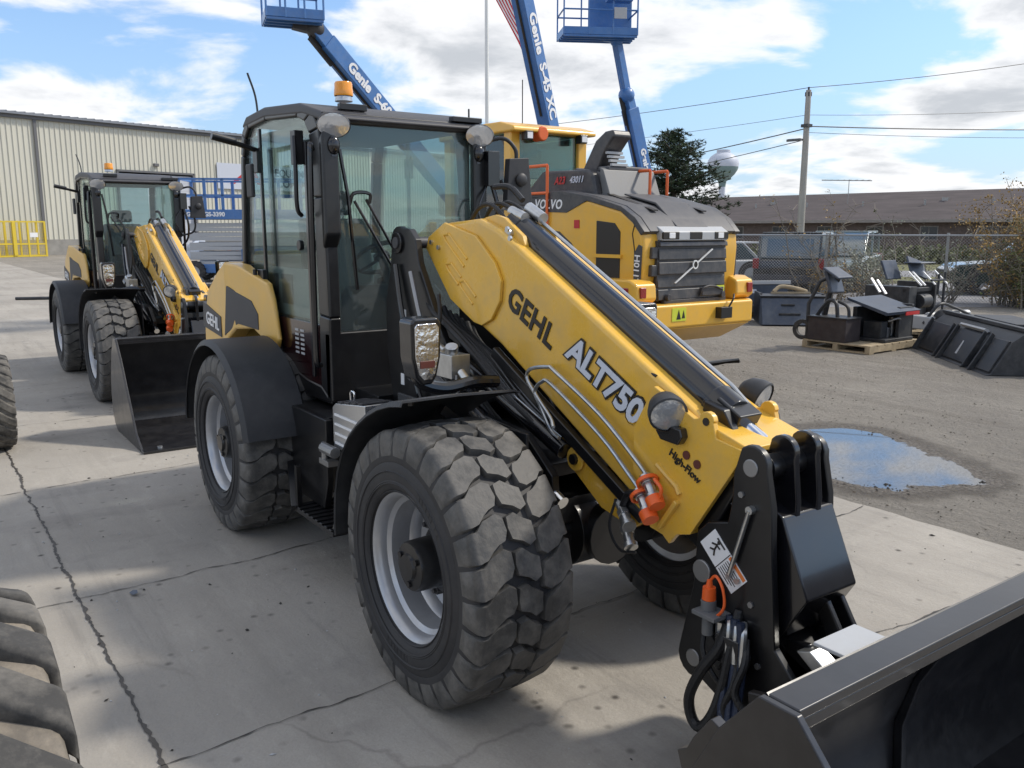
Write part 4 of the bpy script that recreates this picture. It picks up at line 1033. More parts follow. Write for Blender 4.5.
    for x, y in ((x1, y0), (x1, y1), (x0, y0), (x0, y1)): m.box(x - .09, x + .09, y - .09, y + .09, 1.9, 3.15)
    cb = m.build('cab_post', 'orange_yellow', t, bevel=.02)
    m = MB(); m.prism([(x0 - .15, 3.13), (x0 - .15, 3.22), (x0, 3.30), (x1 - .1, 3.28), (x1 + .22, 3.20), (x1 + .24, 3.13)], y0 - .16, y1 + .16); m.build('cab_roof', 'orange_yellow', t, bevel=.03, seg=3)
    m = MB(); m.box(x1 + .02, x1 + .04, y0 + .08, y1 - .08, 2.1, 3.12); m.box(x0, x1, y0 - .02, y0 - .01, 2.1, 3.12); m.box(x0, x1, y1 + .01, y1 + .02, 2.1, 3.12); m.box(x0 - .03, x0 - .02, y0, y1, 2.0, 3.12); m.build('cab_glass', 'glass_volvo', t)
    m = MB(); m.box(x0 - .02, x1 + .02, y0, y1, 1.4, 2.12); m.prism([(x1 - .3, 3.12), (x1 + .02, 3.12), (x1 + .02, 2.75)], y0 - .03, y0 + .005); m.box(x1 - .9, x1 - .84, y0 - .04, y0, 1.6, 3.1); m.box(-3.9, -3.4, -.3, .3, 2.1, 2.4); m.prism([(-3.35, 2.2), (-3.2, 2.2), (-3.1, 2.95), (-3.25, 2.95)], -.26, .26); m.box(-3.22, -3.08, -.15, .15, 2.85, 3.05)
    m.build('cab_interior', 'dark_grey', t, bevel=.02)
    m = MB()
    for y in (y0 + .12, y1 - .15): m.box(x1 + .16, x1 + .28, y - .07, y + .07, 3.02, 3.14)
    rlp = m.build('roof_lamp', 'black_paint', t, bevel=.01)
    m = MB()
    for y in (y0 + .12, y1 - .15): m.box(x1 + .28, x1 + .29, y - .05, y + .05, 3.04, 3.12)
    m.build('lamp_lens', 'white', rlp)
    m = MB(); m.cyl((x1 + .05, y0 + .42, 3.12), (x1 + .25, y0 + .42, 3.12), .10, n=20); m.build('beacon', 'orange_rail', t, bevel=.02)
    m = MB(); m.tube([(x1 - .3, -.2, 3.25), (x1 - .3, -.2, 3.9)], .008); m.build('aerial', 'ink', t)
    # front body, arms, bucket and wheels
    m = MB(); m.box(-5.6, -2.5, -.55, .55, .7, 1.5); m.box(-2.6, .0, -.6, .6, .55, 1.05); m.prism([(-5.9, .7), (-5.3, 1.9), (-4.9, 1.9), (-4.7, .8)], -.3, .3); m.build('chassis', 'dark_grey', t, bevel=.03)
    m = MB()
    for s in (-1, 1): m.prism([(-5.1, 1.95), (-5.1, 1.7), (-6.2, 1.0), (-7.4, .45), (-7.3, .75), (-6.2, 1.4)], s * .55 - .08, s * .55 + .08)
    m.build('lift_arm', 'orange_yellow', t, bevel=.02)
    m = MB(); m.shell([[(x, y, z) for x, z in ((-8.5, .03), (-7.5, .02), (-7.25, .3), (-7.3, .9), (-7.5, 1.25))] for y in (-1.35, 1.35)], th=.03); m.prism([(-8.5, .0), (-7.3, .0), (-7.25, .9), (-7.5, 1.27)], -1.38, -1.35); m.prism([(-8.5, .0), (-7.3, .0), (-7.25, .9), (-7.5, 1.27)], 1.35, 1.38); m.build('bucket', 'dark_grey', t)
    wh = None
    for x in (-1.75, -5.05):
        for s in (-1, 1):
            if wh is None:
                m = MB(); m.lathe([(.33, .22), (.33, -.27), (.28, -.24), (.25, -.12), (.1, -.10), (.08, -.2), (0, -.2)], (0, 0, 0), (0, 1, 0), n=40); wh = m.build('wheel', 'orange_yellow', t, smooth=40)
                m = MB(); m.lathe([(.33, -.24), (.42, -.28), (.62, -.29), (.69, -.25), (.715, -.12), (.715, .12), (.69, .25), (.62, .29), (.42, .28), (.33, .24)], (0, 0, 0), (0, 1, 0), n=60)
                for k in range(22):
                    for q in (-1, 1):
                        a = (k + (.5 if q > 0 else 0)) * 2 * PI / 22; c_, s2 = math.cos(a), math.sin(a)
                        m.bar((.73 * s2, q * .05, .73 * c_), (.70 * math.sin(a + q * .1), q * .28, .70 * math.cos(a + q * .1)), .07, .05, up=(s2, 0, c_))
                tyre = m.build('tyre', 'rubber', wh, smooth=40); w = wh
            else:
                w = copy_tree(wh, t)
            w.location = (x, s * .98, .75); w.rotation_euler = (0, 0, 0 if s < 0 else PI)
    return t
build_wheel_loader()

# ---------------------------------------------------------------- boom lifts
def lift_wheel(parent, x, y, r=.42, w=.3):
    m = MB(); m.lathe([(r * .55, -w / 2), (r * .9, -w / 2), (r, -w * .35), (r, w * .35), (r * .9, w / 2), (r * .55, w / 2)], (x, y, r), (0, 1, 0), n=28)
    for k in range(16):
        a = k * 2 * PI / 16; m.bar((x + r * math.sin(a), y - w * .4, r + r * math.cos(a)), (x + r * math.sin(a + .15), y + w * .4, r + r * math.cos(a + .15)), .05, .04, up=(math.sin(a), 0, math.cos(a)))
    wh = m.build('wheel', 'rubber', parent, smooth=40)
    m = MB(); m.lathe([(0, -w * .3), (r * .5, -w * .35), (r * .56, -w / 2), (r * .56, w / 2), (r * .5, w * .35), (0, w * .3)], (x, y, r), (0, 1, 0), n=24); m.build('rim', 'light_grey', wh)
def boom_lift(label, base, yaw, pivot, knee, tip, sect, text, text_at, text_size, jib=None, bk=None, bk_yaw=0, group='blue boom lifts', bw=2.4, panel=False):
    """points are site coordinates; the root sits on the ground at `base`"""
    B = Vector(base)
    t = thing('boom_lift', label, 'boom lift', loc=B, group=group)
    rot = Matrix.Rotation(yaw, 4, 'Z')
    m = MB(); m.box(-1.4, 1.4, -.75, .75, .38, .75, T=rot); ch = m.build('chassis', 'dark_grey', t, bevel=.04)
    whs = MB()
    for x in (-1.1, 1.1):
        for y in (-1.0, 1.0):
            p = rot @ Vector((x, y, 0)); lift_wheel(t, 0, 0); w = [c for c in t.children if c.name.startswith('wheel')][-1]; w.location = p; w.rotation_euler = (0, 0, yaw)
    m = MB(); m.box(-1.3, 1.2, -.8, -.25, .85, 1.5, T=rot); m.box(-1.3, 1.2, .25, .8, .85, 1.5, T=rot); m.cyl((0, 0, .7), (0, 0, .9), .5); m.box(-1.5, -.9, -.8, .8, .85, 1.6, T=rot)
    m.build('turntable', 'lift_blue', t, bevel=.06, seg=3)
    P0, P1, P2 = (Vector(p) - B for p in (pivot, knee, tip))
    w0, w1 = sect
    m = MB(); m.bar(P0, P1, w0, w0 * 1.12); b0 = m.build('boom', 'lift_blue', t, bevel=.02)
    m = MB(); m.bar(P1 - (P1 - P0).normalized() * .1, P2, w1, w1 * 1.1); b1 = m.build('fly_boom', 'lift_blue', t, bevel=.015)
    m = MB(); dn = (P1 - P0).normalized(); si = dn.cross(Vector((0, 0, 1))).normalized(); upv = si.cross(dn).normalized()
    m.tube([P0.lerp(P1, .5) - upv * w0 * .6, P1 - upv * w0 * .6, P2 - upv * w1 * .75], .03)
    for k in range(9): q = (P1 - dn * .3).lerp(P2, k / 9); m.bar(q - upv * w1 * .55, q - upv * w1 * 1.0, .05, .12)
    m.build('cable_carrier', 'ink', t)
    if text:
        # lettering on the side facing the yard
        tc = (CAM - (B + P0.lerp(P1, text_at)));
        sgn = 1 if si.dot(tc) > 0 else -1
        n_ = si * sgn; c = P0.lerp(P1, text_at) + n_ * (w0 / 2 + .008)
        xd = -dn if text_dir(-dn, n_) else dn
        upd = n_.cross(xd)
        o = lettering('lettering', text, 'white', b0, c, xd, upd, text_size, fat=.012, thick=.003)
    # basket
    if bk is not None:
        C = Vector(bk) - B; rb = Matrix.Translation(C) @ Matrix.Rotation(bk_yaw, 4, 'Z')
        L_, W_ = bw / 2, .45
        m = MB(); m.box(-L_, L_, -W_, W_, 0, .06, T=rb)
        for a in range(4):
            m.box(-L_, L_, -W_ + .22 * a, -W_ + .22 * a + .05, -.05, 0, T=rb)
        for y in (-W_, W_): m.box(-L_, L_, y - .01, y + .01, .0, .17, T=rb)
        for x in (-L_, L_): m.box(x - .01, x + .01, -W_, W_, .0, .17, T=rb)
        bs = m.build('basket', 'lift_blue', t, bevel=.008)
        m = MB()
        nx = 6
        for i in range(nx + 1):
            x = -L_ + 2 * L_ * i / nx
            for y in (-W_, W_):
                if i in (0, 2, 4, nx): m.tube([rb @ Vector((x, y, 0)), rb @ Vector((x, y, 1.1))], .02, n=6)
        for z in (.55, 1.1):
            pts = [(-L_, -W_), (L_, -W_), (L_, W_), (-L_, W_), (-L_, -W_)]
            for a, b in zip(pts, pts[1:]): m.tube([rb @ Vector((a[0], a[1], z)), rb @ Vector((b[0], b[1], z))], .02, n=6)
        m.build('basket_rail', 'lift_blue', bs)
        m = MB(); m.box(.15, .75, -W_ - .04, -W_ + .25, .75, 1.15, T=rb)
        if panel: m.box(-.1, .95, W_ - .05, W_ + .06, .0, 1.25, T=rb)
        m.build('control_box', 'lift_blue' if panel else 'dark_grey', bs, bevel=.02)
        if panel:
            m = MB(); m.box(.3, .6, -W_ - .06, -W_ - .045, .35, .6, T=rb); m.build('manual_box', 'light_grey', bs, bevel=.01)
        if jib:
            J = [Vector(p) - B for p in jib]
            m = MB(); m.bar(J[0], J[1], w1 * .75, w1 * .8); m.tube([J[0] + Vector((0, 0, -.25)), J[1] + Vector((0, 0, -.2))], .05)
            m.ball(J[0], .2); m.ball(J[1], .16); m.bar(J[1], C + Vector((0, 0, .05)), .14, .14)
            m.build('jib', 'lift_blue', t, bevel=.01)
        else:
            m = MB(); m.bar(P2, C + Vector((0, 0, .0)), .2, .2); m.ball(P2, .18); m.build('basket_mount', 'dark_grey', t)
    return t
def text_dir(x, n_):
    # True if text along x reads left to right when seen against normal n_
    right = Vector((0, 0, 1)).cross(n_)
    return x.dot(right) > 0
bl1 = dict(base=site(-.3, 20.5), yaw=YAW + 1.2, pivot=site(-.5, 20.5, 1.5), knee=site(-3.55, 17.2, 5.33), tip=site(-3.70, 17.05, 5.53))
boom_lift('blue boom lift marked S-60 behind the near cab', bl1['base'], bl1['yaw'], bl1['pivot'], bl1['knee'], bl1['tip'], (.30, .26), 'Genie  S-60', .795, .27,
          bk=site(-4.08, 16.9, 5.60), bk_yaw=YAW - PI / 2 + .35, bw=1.02)
boom_lift('blue boom lift marked S-45 XC whose long boom passes in front of the flag', site(2.6, 22), YAW + 1.0, site(1.50, 21.5, 1.5), site(.06, 19.6, 7.4), site(-.14, 19.3, 8.4), (.34, .29), 'Genie  S-45 XC', .66, .36,
          bk=site(-.7, 18.9, 8.5), bk_yaw=YAW - PI / 2)
boom_lift('blue boom lift with empty basket on a jib, right of the S-45 boom', site(3.9, 23), YAW + 1.3, site(3.80, 22.6, 1.5), site(2.90, 22.0, 4.75), site(2.80, 21.9, 5.05), (.30, .24), 'Genie', .63, .22,
          jib=(site(2.80, 21.9, 5.05), site(2.52, 21.8, 6.30)), bk=site(2.02, 21.6, 6.30), bk_yaw=YAW - PI / 2 + .12, bw=1.75, panel=True)

# ---------------------------------------------------------------- scissor lift
def scissor_lift():
    base = site(-9.9, 31.2); yaw = YAW - PI / 2 + .10
    t = thing('scissor_lift', 'blue scissor lift with folded grey arms in front of the warehouse', 'scissor lift', loc=base, rz=yaw)
    # local x to the right as seen from camera, -y towards camera
    L_ = 2.0; x0, x1 = -1.55, 2.4
    m = MB(); m.box(x0, x1, -.7, .7, .30, .62); m.box(.35, 1.25, -.95, -.7, .45, 1.15); m.build('base_frame', 'lift_blue', t, bevel=.03)
    m = MB()
    for k in range(9):
        z = .66 + k * .165
        m.bar((x0 + .1, -.62, z + (.02 if k % 2 else -.02)), (x1 - .1, -.62, z + (-.02 if k % 2 else .02)), .10, .135); m.bar((x0 + .1, .62, z), (x1 - .1, .62, z), .10, .135)
    m.build('scissor_arms', 'mid_grey', t, bevel=.006).data.materials[0] = MATS['light_grey']
    m = MB(); m.box(x0 - .15, x1 + .1, -.85, .85, 2.16, 2.50); pf = m.build('platform', 'lift_blue', t, bevel=.02)
    lettering('lettering', 'Genie  GS-3390', 'white', pf, (-.80, -.86, 2.33), (1, 0, 0), (0, 0, 1), .20, fat=.01)
    m = MB()
    for y in (-.83, .83):
        for x in (x0 - .1, x0 + .75, x0 + 1.35, x0 + 2.1, x0 + 3.0, x1 + .05): m.box(x - .05, x + .05, y - .03, y + .03, 2.5, 3.55)
        for z in (2.98, 3.53): m.box(x0 - .1, x1 + .05, y - .03, y + .03, z - .035, z + .035)
    for x in (x0 - .1, x1 + .05):
        for z in (2.98, 3.53): m.box(x - .03, x + .03, -.83, .83, z - .035, z + .035)
    m.build('guard_rail', 'lift_blue', pf)
    for x in (x0 + .25, x1 - .4):
        for y in (-.78, .78):
            lift_wheel(t, 0, 0, r=.36, w=.28); w = [c for c in t.children if c.name.startswith('wheel')][-1]; w.location = (x, y, 0)
    return t
scissor_lift()
# ---------------------------------------------------------------- metal warehouse
def warehouse():
    t = thing('warehouse', 'long pale ribbed-metal warehouse with a grey roof edge on the left', 'warehouse', loc=(-66.08, 4.02, 0), rz=R(107.5))
    # local +x along the front wall (to the right in the photograph), -y towards the yard
    X0, X1, EH = -22.0, 47.0, 9.5
    def wall(m, x0, x1, z0, z1, y=0.0, p=.36):
        n = int((x1 - x0) / p); w = (x1 - x0) / n; pts = []
        for i in range(n):
            x = x0 + i * w; pts += [(x, y), (x + w * .72, y), (x + w * .80, y - .06), (x + w * .92, y - .06)]
        pts.append((x1, y)); k = len(pts)
        vs = [(px, py, z0) for px, py in pts] + [(px, py, z1) for px, py in pts]
        m.add(vs, [(i, i + 1, i + 1 + k, i + k) for i in range(k - 1)])
    m = MB(); wall(m, X0, 7.9, 1.1, EH); wall(m, 7.9, 14.1, 6.1, EH); wall(m, 14.1, X1, 1.1, EH)
    m.box(X0, X1, 30, 30.2, 0, EH); m.box(X0, X0 + .2, .02, 30, 0, EH); m.box(X1 - .2, X1, .02, 30, 0, EH)
    wl = m.build('wall', 'siding', t, smooth=0)
    m = MB(); m.box(X0, 7.9, -.08, .2, 0, 1.1); m.box(14.1, X1, -.08, .2, 0, 1.1); m.build('plinth', 'concrete_wall', t)
    m = MB(); m.box(X0 - .3, X1 + .3, -.22, -.02, EH - .22, EH + .05)
    m.box(2.0, 2.22, -.16, -.07, 1.0, EH - .2); m.box(29.8, 30.02, -.16, -.07, 1.0, EH - .2)
    m.build('gutter', 'siding_trim', t, bevel=.02)
    m = MB(); m.prism([(-.45, EH + .02), (-.45, EH + .18), (15, EH + 1.4), (30.4, EH + .18), (30.4, EH + .02)], X0 - .3, X1 + .3, axis='x')
    rf = m.build('roof', 'roof_metal', t)
    m = MB()
    for i in range(int((X1 - X0) / .6)):
        x = X0 + i * .6; m.prism([(-.47, EH + .16), (-.47, EH + .22), (15, EH + 1.46), (15, EH + 1.40)], x, x + .05, axis='x')
    m.build('roof_seam', 'roof_metal', rf, smooth=0)
    m = MB(); m.box(7.75, 7.9, -.14, .05, 0, 6.2); m.box(14.1, 14.25, -.14, .05, 0, 6.2); m.box(7.75, 14.25, -.14, .05, 6.1, 6.25); dr = m.build('door_frame', 'siding_trim', t)
    m = MB(); 
    for k in range(10): m.box(7.9, 14.1, .10, .14, .6 * k + .01, .6 * k + .60)
    m.build('roller_door', 'door_panel', t, bevel=.01)
    m = MB(); m.box(10.75, 11.15, -.28, -.06, 6.62, 6.85); m.box(25.0, 25.4, -.28, -.06, 6.62, 6.85); m.build('wall_lamp', 'siding_trim', t, bevel=.03)
    return t
wh_ = warehouse()
def company_sign():
    t = thing('wall_sign', 'white wall sign with a red letter A and blue words on the warehouse', 'sign', loc=wh_.location, rz=R(107.5))
    m = MB(); m.box(16.35, 28.4, -.16, -.10, 5.15, 7.25); p = m.build('panel', 'white', t, bevel=.01)
    p.data.materials[0] = MATS['tower_white']
    m = MB()
    m.prism([(17.5, 5.6), (18.0, 5.6), (19.9, 6.95), (19.55, 6.95)], -.175, -.163); m.prism([(19.4, 6.9), (19.9, 6.95), (20.8, 5.6), (20.3, 5.6)], -.175, -.163); m.prism([(18.7, 5.75), (20.2, 5.75), (20.1, 5.95), (19.0, 5.95)], -.175, -.163)
    m.build('logo', 'red', t)
    lettering('lettering', 'EQUIPMENT', 'implement_blue', t, (24.6, -.17, 6.65), (1, 0, 0), (0, 0, 1), .9, fat=.02)
    lettering('lettering', 'COMPANY', 'implement_blue', t, (24.6, -.17, 5.75), (1, 0, 0), (0, 0, 1), .95, fat=.03)
company_sign()
def on_wall(s, out, z=0):
    a = R(107.5); return Vector((-66.08 + s * math.cos(a) + out * math.sin(a), 4.02 + s * math.sin(a) - out * math.cos(a), z))
# yellow cage
def cage():
    t = thing('wire_cage', 'yellow wire safety cage standing against the warehouse wall', 'cage', loc=on_wall(-1.2, 2.2), rz=R(107.5))
    m = MB()
    for x in (-2.6, -.9, .05, 1.0, 2.1):
        for y in (-.6, .6): m.box(x - .06, x + .06, y - .05, y + .05, 0, 2.35)
    for z in (.06, .85, 2.32):
        for y in (-.6, .6): m.box(-2.6, 2.1, y - .04, y + .04, z - .05, z + .05)
    for x in (-2.6, 2.1):
        for z in (.06, 2.32): m.box(x - .04, x + .04, -.6, .6, z - .05, z + .05)
    m.box(.0, .22, -.7, -.6, .1, 2.3)
    fr = m.build('frame', 'cage_yellow', t)
    m = MB()
    for k in range(46): x = -2.55 + k * .1; m.bar((x, -.6, .05), (x, -.6, 2.3), .012, .012)
    for k in range(22): z = .1 + k * .1; m.bar((-2.6, -.6, z), (2.1, -.6, z), .012, .012)
    m.build('wire_panel', 'cage_yellow', t)
    m = MB(); m.box(1.1, 1.6, -.66, -.64, 1.3, 1.6); m.build('notice', 'white', t)
    m = MB(); m.box(-2.3, -1.0, -.4, .4, .1, .9); m.build('stored_crate', 'bark', t)
cage()
def lumps(name, label, cat, loc, r, mname, seed, n=4, squash=.55):
    rnd = random.Random(seed); bm = bmesh.new()
    bmesh.ops.create_icosphere(bm, subdivisions=4, radius=1)
    from mathutils import noise
    for v in bm.verts:
        p = v.co.copy(); k = 1 + .35 * noise.noise(p * 1.3 + Vector((seed, 0, 0))) + .12 * noise.noise(p * 4 + Vector((0, seed, 0)))
        v.co = Vector((p.x * r[0] * k, p.y * r[1] * k, max(-.02, (p.z * .9 + .55) * r[2] * k)))
    me = bpy.data.meshes.new(name); bm.to_mesh(me); bm.free(); me.shade_smooth(); me.materials.append(MATS[mname])
    o = bpy.data.objects.new(name, me); COL.objects.link(o); o.location = loc; return tag(o, label, cat)
lumps('covered_bundle', 'crumpled bluish-white tarpaulin over a bundle by the warehouse wall', 'tarpaulin', on_wall(4.9, 14.5), (1.15, .8, .75), 'tarp', 4)
lumps('cloth_heap', 'small tan heap of sacking left of the white tarpaulin bundle', 'sacking', on_wall(3.2, 12.5), (.55, .9, 1.1), 'cloth_tan', 9)
t = thing('hose_reel', 'small red hose reel on the ground below the tarpaulin bundle', 'hose reel', loc=on_wall(5.4, 17.5))
m = MB(); m.lathe([(.22, -.12), (.36, -.10), (.36, .10), (.22, .12)], (0, 0, .4), (1, 0, 0), n=24, close=True); m.build('reel', 'orange_rail', t)
m = MB(); m.box(-.3, .3, -.35, .35, 0, .08); m.bar((-.2, 0, 0), (-.2, 0, .4), .06, .06); m.bar((.2, 0, 0), (.2, 0, .4), .06, .06); m.build('stand', 'steel', t)
t = thing('timber_crate', 'pale timber crate on the ground beside the red hose reel', 'crate', loc=on_wall(4.4, 17.0), rz=.4)
m = MB()
for k in range(4): m.box(-.5, .5, -.4, .4, .02 + k * .16, .15 + k * .16)
m.build('boards', 'pallet_wood', t, bevel=.01)

# ---------------------------------------------------------------- low building on the right
def low_building():
    a = site(16.6, 92.5); b = site(54, 52.6); d = (b - a); ln = d.length; ang = math.atan2(d.y, d.x)
    t = thing('low_building', 'long single-storey building with a dark brown shingle roof beyond the fence on the right', 'building', loc=a, rz=ang)
    # local x to the right, -y towards camera? (check sign) yard lies on local -y
    sgn = -1 if (Matrix.Rotation(-ang, 3, 'Z') @ (CAM - a)).y < 0 else 1
    y = lambda v: v * (-sgn)
    m = MB(); m.box(0, ln, min(y(0), y(14)), max(y(0), y(14)), 0, 2.55); m.build('wall', 'brick', t)
    m = MB(); m.prism([(y(-.9), 2.5), (y(-.9), 2.62), (y(7), 5.25), (y(15), 2.62), (y(15), 2.5)], -1, ln + 1, axis='x'); rf = m.build('roof', 'shingles', t)
    m = MB(); m.box(-1, ln + 1, min(y(-.95), y(-.90)), max(y(-.95), y(-.90)), 2.38, 2.64); m.build('gutter', 'fascia', t, bevel=.01)
    m = MB(); 
    for i in range(9):
        x = 3 + i * (ln - 5) / 9; m.cyl((x, y(3.0), 3.7), (x, y(3.0), 4.35), .09, n=10)
        if i % 3 == 1: m.box(x + 1, x + 1.5, min(y(4), y(4.5)), max(y(4), y(4.5)), 4.0, 4.55)
    m.build('roof_vent', 'steel', rf)
    for i in range(11):
        x = 3 + i * (ln - 4) / 11; m = MB(); m.box(x, x + 1.5, min(y(-.04), y(.02)), max(y(-.04), y(.02)), .9, 2.1); w = m.build('window', 'fascia', t, bevel=.01)
        m = MB(); m.box(x + .08, x + .72, min(y(-.05), y(-.045)), max(y(-.05), y(-.045)), .98, 2.02); m.box(x + .78, x + 1.42, min(y(-.05), y(-.045)), max(y(-.05), y(-.045)), .98, 2.02); m.build('pane', 'window_dark', w)
    return t
low_building()
t = thing('roof_aerial', 'thin television aerial rising above the brown shingle roof', 'aerial', loc=site(29.5, 77, 4.0))
m = MB(); m.tube([(0, 0, 0), (0, 0, 2.1)], .03); m.build('mast', 'steel', t)
m = MB(); d = RT * 1.0
m.tube([-d * 2.4 + Vector((0, 0, 2.05)), d * 2.0 + Vector((0, 0, 2.0))], .04)
for k in range(8): p = -d * 2.2 + d * .55 * k + Vector((0, 0, 2.05)); m.tube([p - FW * .5, p + FW * .5], .015)
m.build('rods', 'steel', t)
# low dark hedge bank and walls across the street
# ---------------------------------------------------------------- water tower
t = thing('water_tower', 'white and green bulb water tower on the horizon between the pine and the utility pole', 'water tower', loc=site(205 / 857.6 * 300, 300))
prof = [(0, 27.4), (2.0, 27.35), (2.9, 27.0), (4.2, 26.1), (5.0, 24.9), (5.3, 23.6), (5.15, 22.6)]
m = MB(); m.lathe(prof, (0, 0, 0), (0, 0, 1), n=48); m.build('tank', 'tower_white', t, smooth=60)
m = MB(); m.lathe([(5.16, 22.6), (4.9, 21.6), (4.0, 20.2), (2.6, 18.8), (1.3, 17.8), (1.1, 16)], (0, 0, 0), (0, 0, 1), n=48); m.build('tank_underside', 'tower_green', t, smooth=60)
m = MB(); m.lathe([(1.1, 16), (1.1, 3), (2.2, 0)], (0, 0, 0), (0, 0, 1), n=24); m.build('stem', 'tower_white', t)
m = MB(); m.lathe([(2.2, 27.3), (2.2, 28.2), (2.3, 28.2), (2.3, 27.3)], (0, 0, 0), (0, 0, 1), n=20, close=True); m.box(-.4, .4, -.4, .4, 27.3, 28.4); m.build('top_rail', 'tower_white', t)

# ---------------------------------------------------------------- poles and wires
PB = site(14.9, 45.0)
t = thing('utility_pole', 'tall grey utility pole with a street lamp arm, right of the pine tree', 'utility pole', loc=PB)
m = MB(); m.cyl((0, 0, 0), (0, 0, 8.7), .20, .13, n=14); m.build('pole', 'pole_wood', t)
m = MB(); m.tube([(0, 0, 6.3)] + [tuple(-RT * .3 + Vector((0, 0, 6.32)))], .04); a = -RT * .3 + Vector((0, 0, 6.3)); b = -RT * .95 + Vector((0, 0, 6.25)); m.bar(a, b, .26, .12); m.build('street_lamp', 'siding_trim', t, bevel=.03)
m = MB(); m.cyl((0, 0, 8.7), (0, 0, 8.85), .05, n=8); m.box(-.12, .12, -.12, .12, 8.4, 8.6); m.box(-.2, .2, -.2, .2, 6.9, 7.05); m.build('pole_fitting', 'dark_grey', t)
def wire(label, a, b, sag, r=.018):
    a, b = Vector(a), Vector(b); pts = [a.lerp(b, k / 20) - Vector((0, 0, sag * 4 * (k / 20) * (1 - k / 20))) for k in range(21)]
    m = MB(); m.tube(pts, r, n=5); o = m.build('overhead_wire', 'siding_trim'); tag(o, label, 'wire', 'overhead wires')
P = lambda lat, d, z: site(lat, d, z)
wire('topmost overhead wire running right from the tip of the utility pole', P(14.9, 45, 8.82), P(34, 48, 11.6), .25)
wire('topmost overhead wire running left from the tip of the utility pole', P(14.9, 45, 8.82), P(-14, 78, 9.6), .5)
wire('second overhead wire right of the pole, in the middle of the span', P(14.9, 45, 7.5), P(34, 48, 8.5), .2, .012)
wire('thin overhead wire left of the pole below the topmost one', P(14.9, 45, 7.5), P(-14, 88, 8.6), .5, .012)
wire('thick cable right of the utility pole above the street lamp', P(14.9, 45, 6.95), P(34, 48, 7.15), .1, .03)
wire('thick cable left of the utility pole ending at the lamp', P(14.9, 45, 6.85), P(-2, 88, 6.2), .5, .03)
wire('lowest cable right of the utility pole', P(14.9, 45, 6.65), P(34, 48, 6.75), .15, .012)
wire('lowest cable left of the utility pole', P(14.9, 45, 6.3), P(-2, 88, 4.6), .4, .022)

t = thing('flagpole', 'white metal flagpole rising out of frame left of the flag', 'flagpole', loc=site(-1.68, 60))
m = MB(); m.cyl((0, 0, 0), (0, 0, 21.5), .16, .11, n=16); m.build('pole', 'white_paint', t)
m = MB(); m.ball((0, 0, 21.6), .16); m.build('finial', 'zinc', t)
def flag():
    # hangs from the top of the pole, blown to the right and drooping
    from mathutils import noise
    nu, nv = 40, 26; m = MB(); W, H = 4.6, 3.0
    idx = []
    o = site(-1.50, 60, 0)
    vs = []
    for i in range(nu + 1):
        for j in range(nv + 1):
            u, v = i / nu, j / nv
            x = u * 2.15 + .12 * math.sin(v * 5 + u * 4)
            z = 20.8 - v * H * (1 - .05 * u) - 4.6 * u ** .9 * (1 - .0 * v)
            y = .22 * math.sin(u * 9 + v * 2.5) * (u + .15)
            vs.append(RT * x + FW * y + Vector((0, 0, z)))
    for i in range(nu):
        for j in range(nv):
            a = i * (nv + 1) + j
            stripe = int(j / nv * 13); m.mi.append(2 if (i < nu * .4 and j < nv * 7 / 13) else (0 if stripe % 2 == 0 else 1)); m.f.append([a, a + nv + 1, a + nv + 2, a + 1])
    m.v = [tuple(v) for v in vs]
    ob = m.build('flag', ['flag_red', 'white', 'flag_blue']); ob.location = o
    md = ob.modifiers.new('solid', 'SOLIDIFY'); md.thickness = .01
    return tag(ob, 'red and white striped flag drooping behind the S-45 boom', 'flag')
flag()

# ---------------------------------------------------------------- vegetation
def conifer():
    t = thing('pine_tree', 'dark green pine tree behind the wheel loader hood, left of the water tower', 'tree', loc=site(157 / 857.6 * 50, 50)); t.scale = (1.38, 1.38, .98)
    rnd = random.Random(11); m = MB(); m.cyl((0, 0, 0), (0, 0, 7.0), .22, .03, n=10); m.build('trunk', 'bark', t)
    br = MB(); lf = [MB(), MB()]
    for k in range(210):
        f = rnd.random() ** .8; z = .8 + 6.4 * f; az = rnd.random() * 2 * PI
        rmax = (2.75 * (1 - f) ** .62 + .12) * (.6 + .5 * rnd.random()) * (1.0 + .25 * math.sin(az * 3 + z * 1.7))
        d = Vector((math.cos(az), math.sin(az), 0)); a = Vector((0, 0, z)); b = a + d * rmax + Vector((0, 0, .28 * rmax + .15))
        br.bar(a, b, .035, .035)
        ncl = int(5 + rmax * 7)
        for c in range(ncl):
            u = .22 + .78 * (c + rnd.random()) / ncl; p = a.lerp(b, u) + Vector((rnd.gauss(0, .13), rnd.gauss(0, .13), rnd.gauss(0, .10)))
            mb = lf[0 if rnd.random() < .68 else 1]
            for q in range(11):
                e = Vector((rnd.gauss(0, 1), rnd.gauss(0, 1), rnd.gauss(.5, .8))).normalized() * (.13 + .13 * rnd.random())
                s = e.cross(Vector((rnd.random() - .5, rnd.random() - .5, rnd.random() - .5))).normalized() * .022
                mb.add([p - s, p + s, p + e], [(0, 1, 2)])
    br.build('branches', 'bark', t, smooth=0); lf[0].build('crown', 'needles', t, smooth=0); lf[1].build('crown', 'needles_lite', t, smooth=0)
conifer()
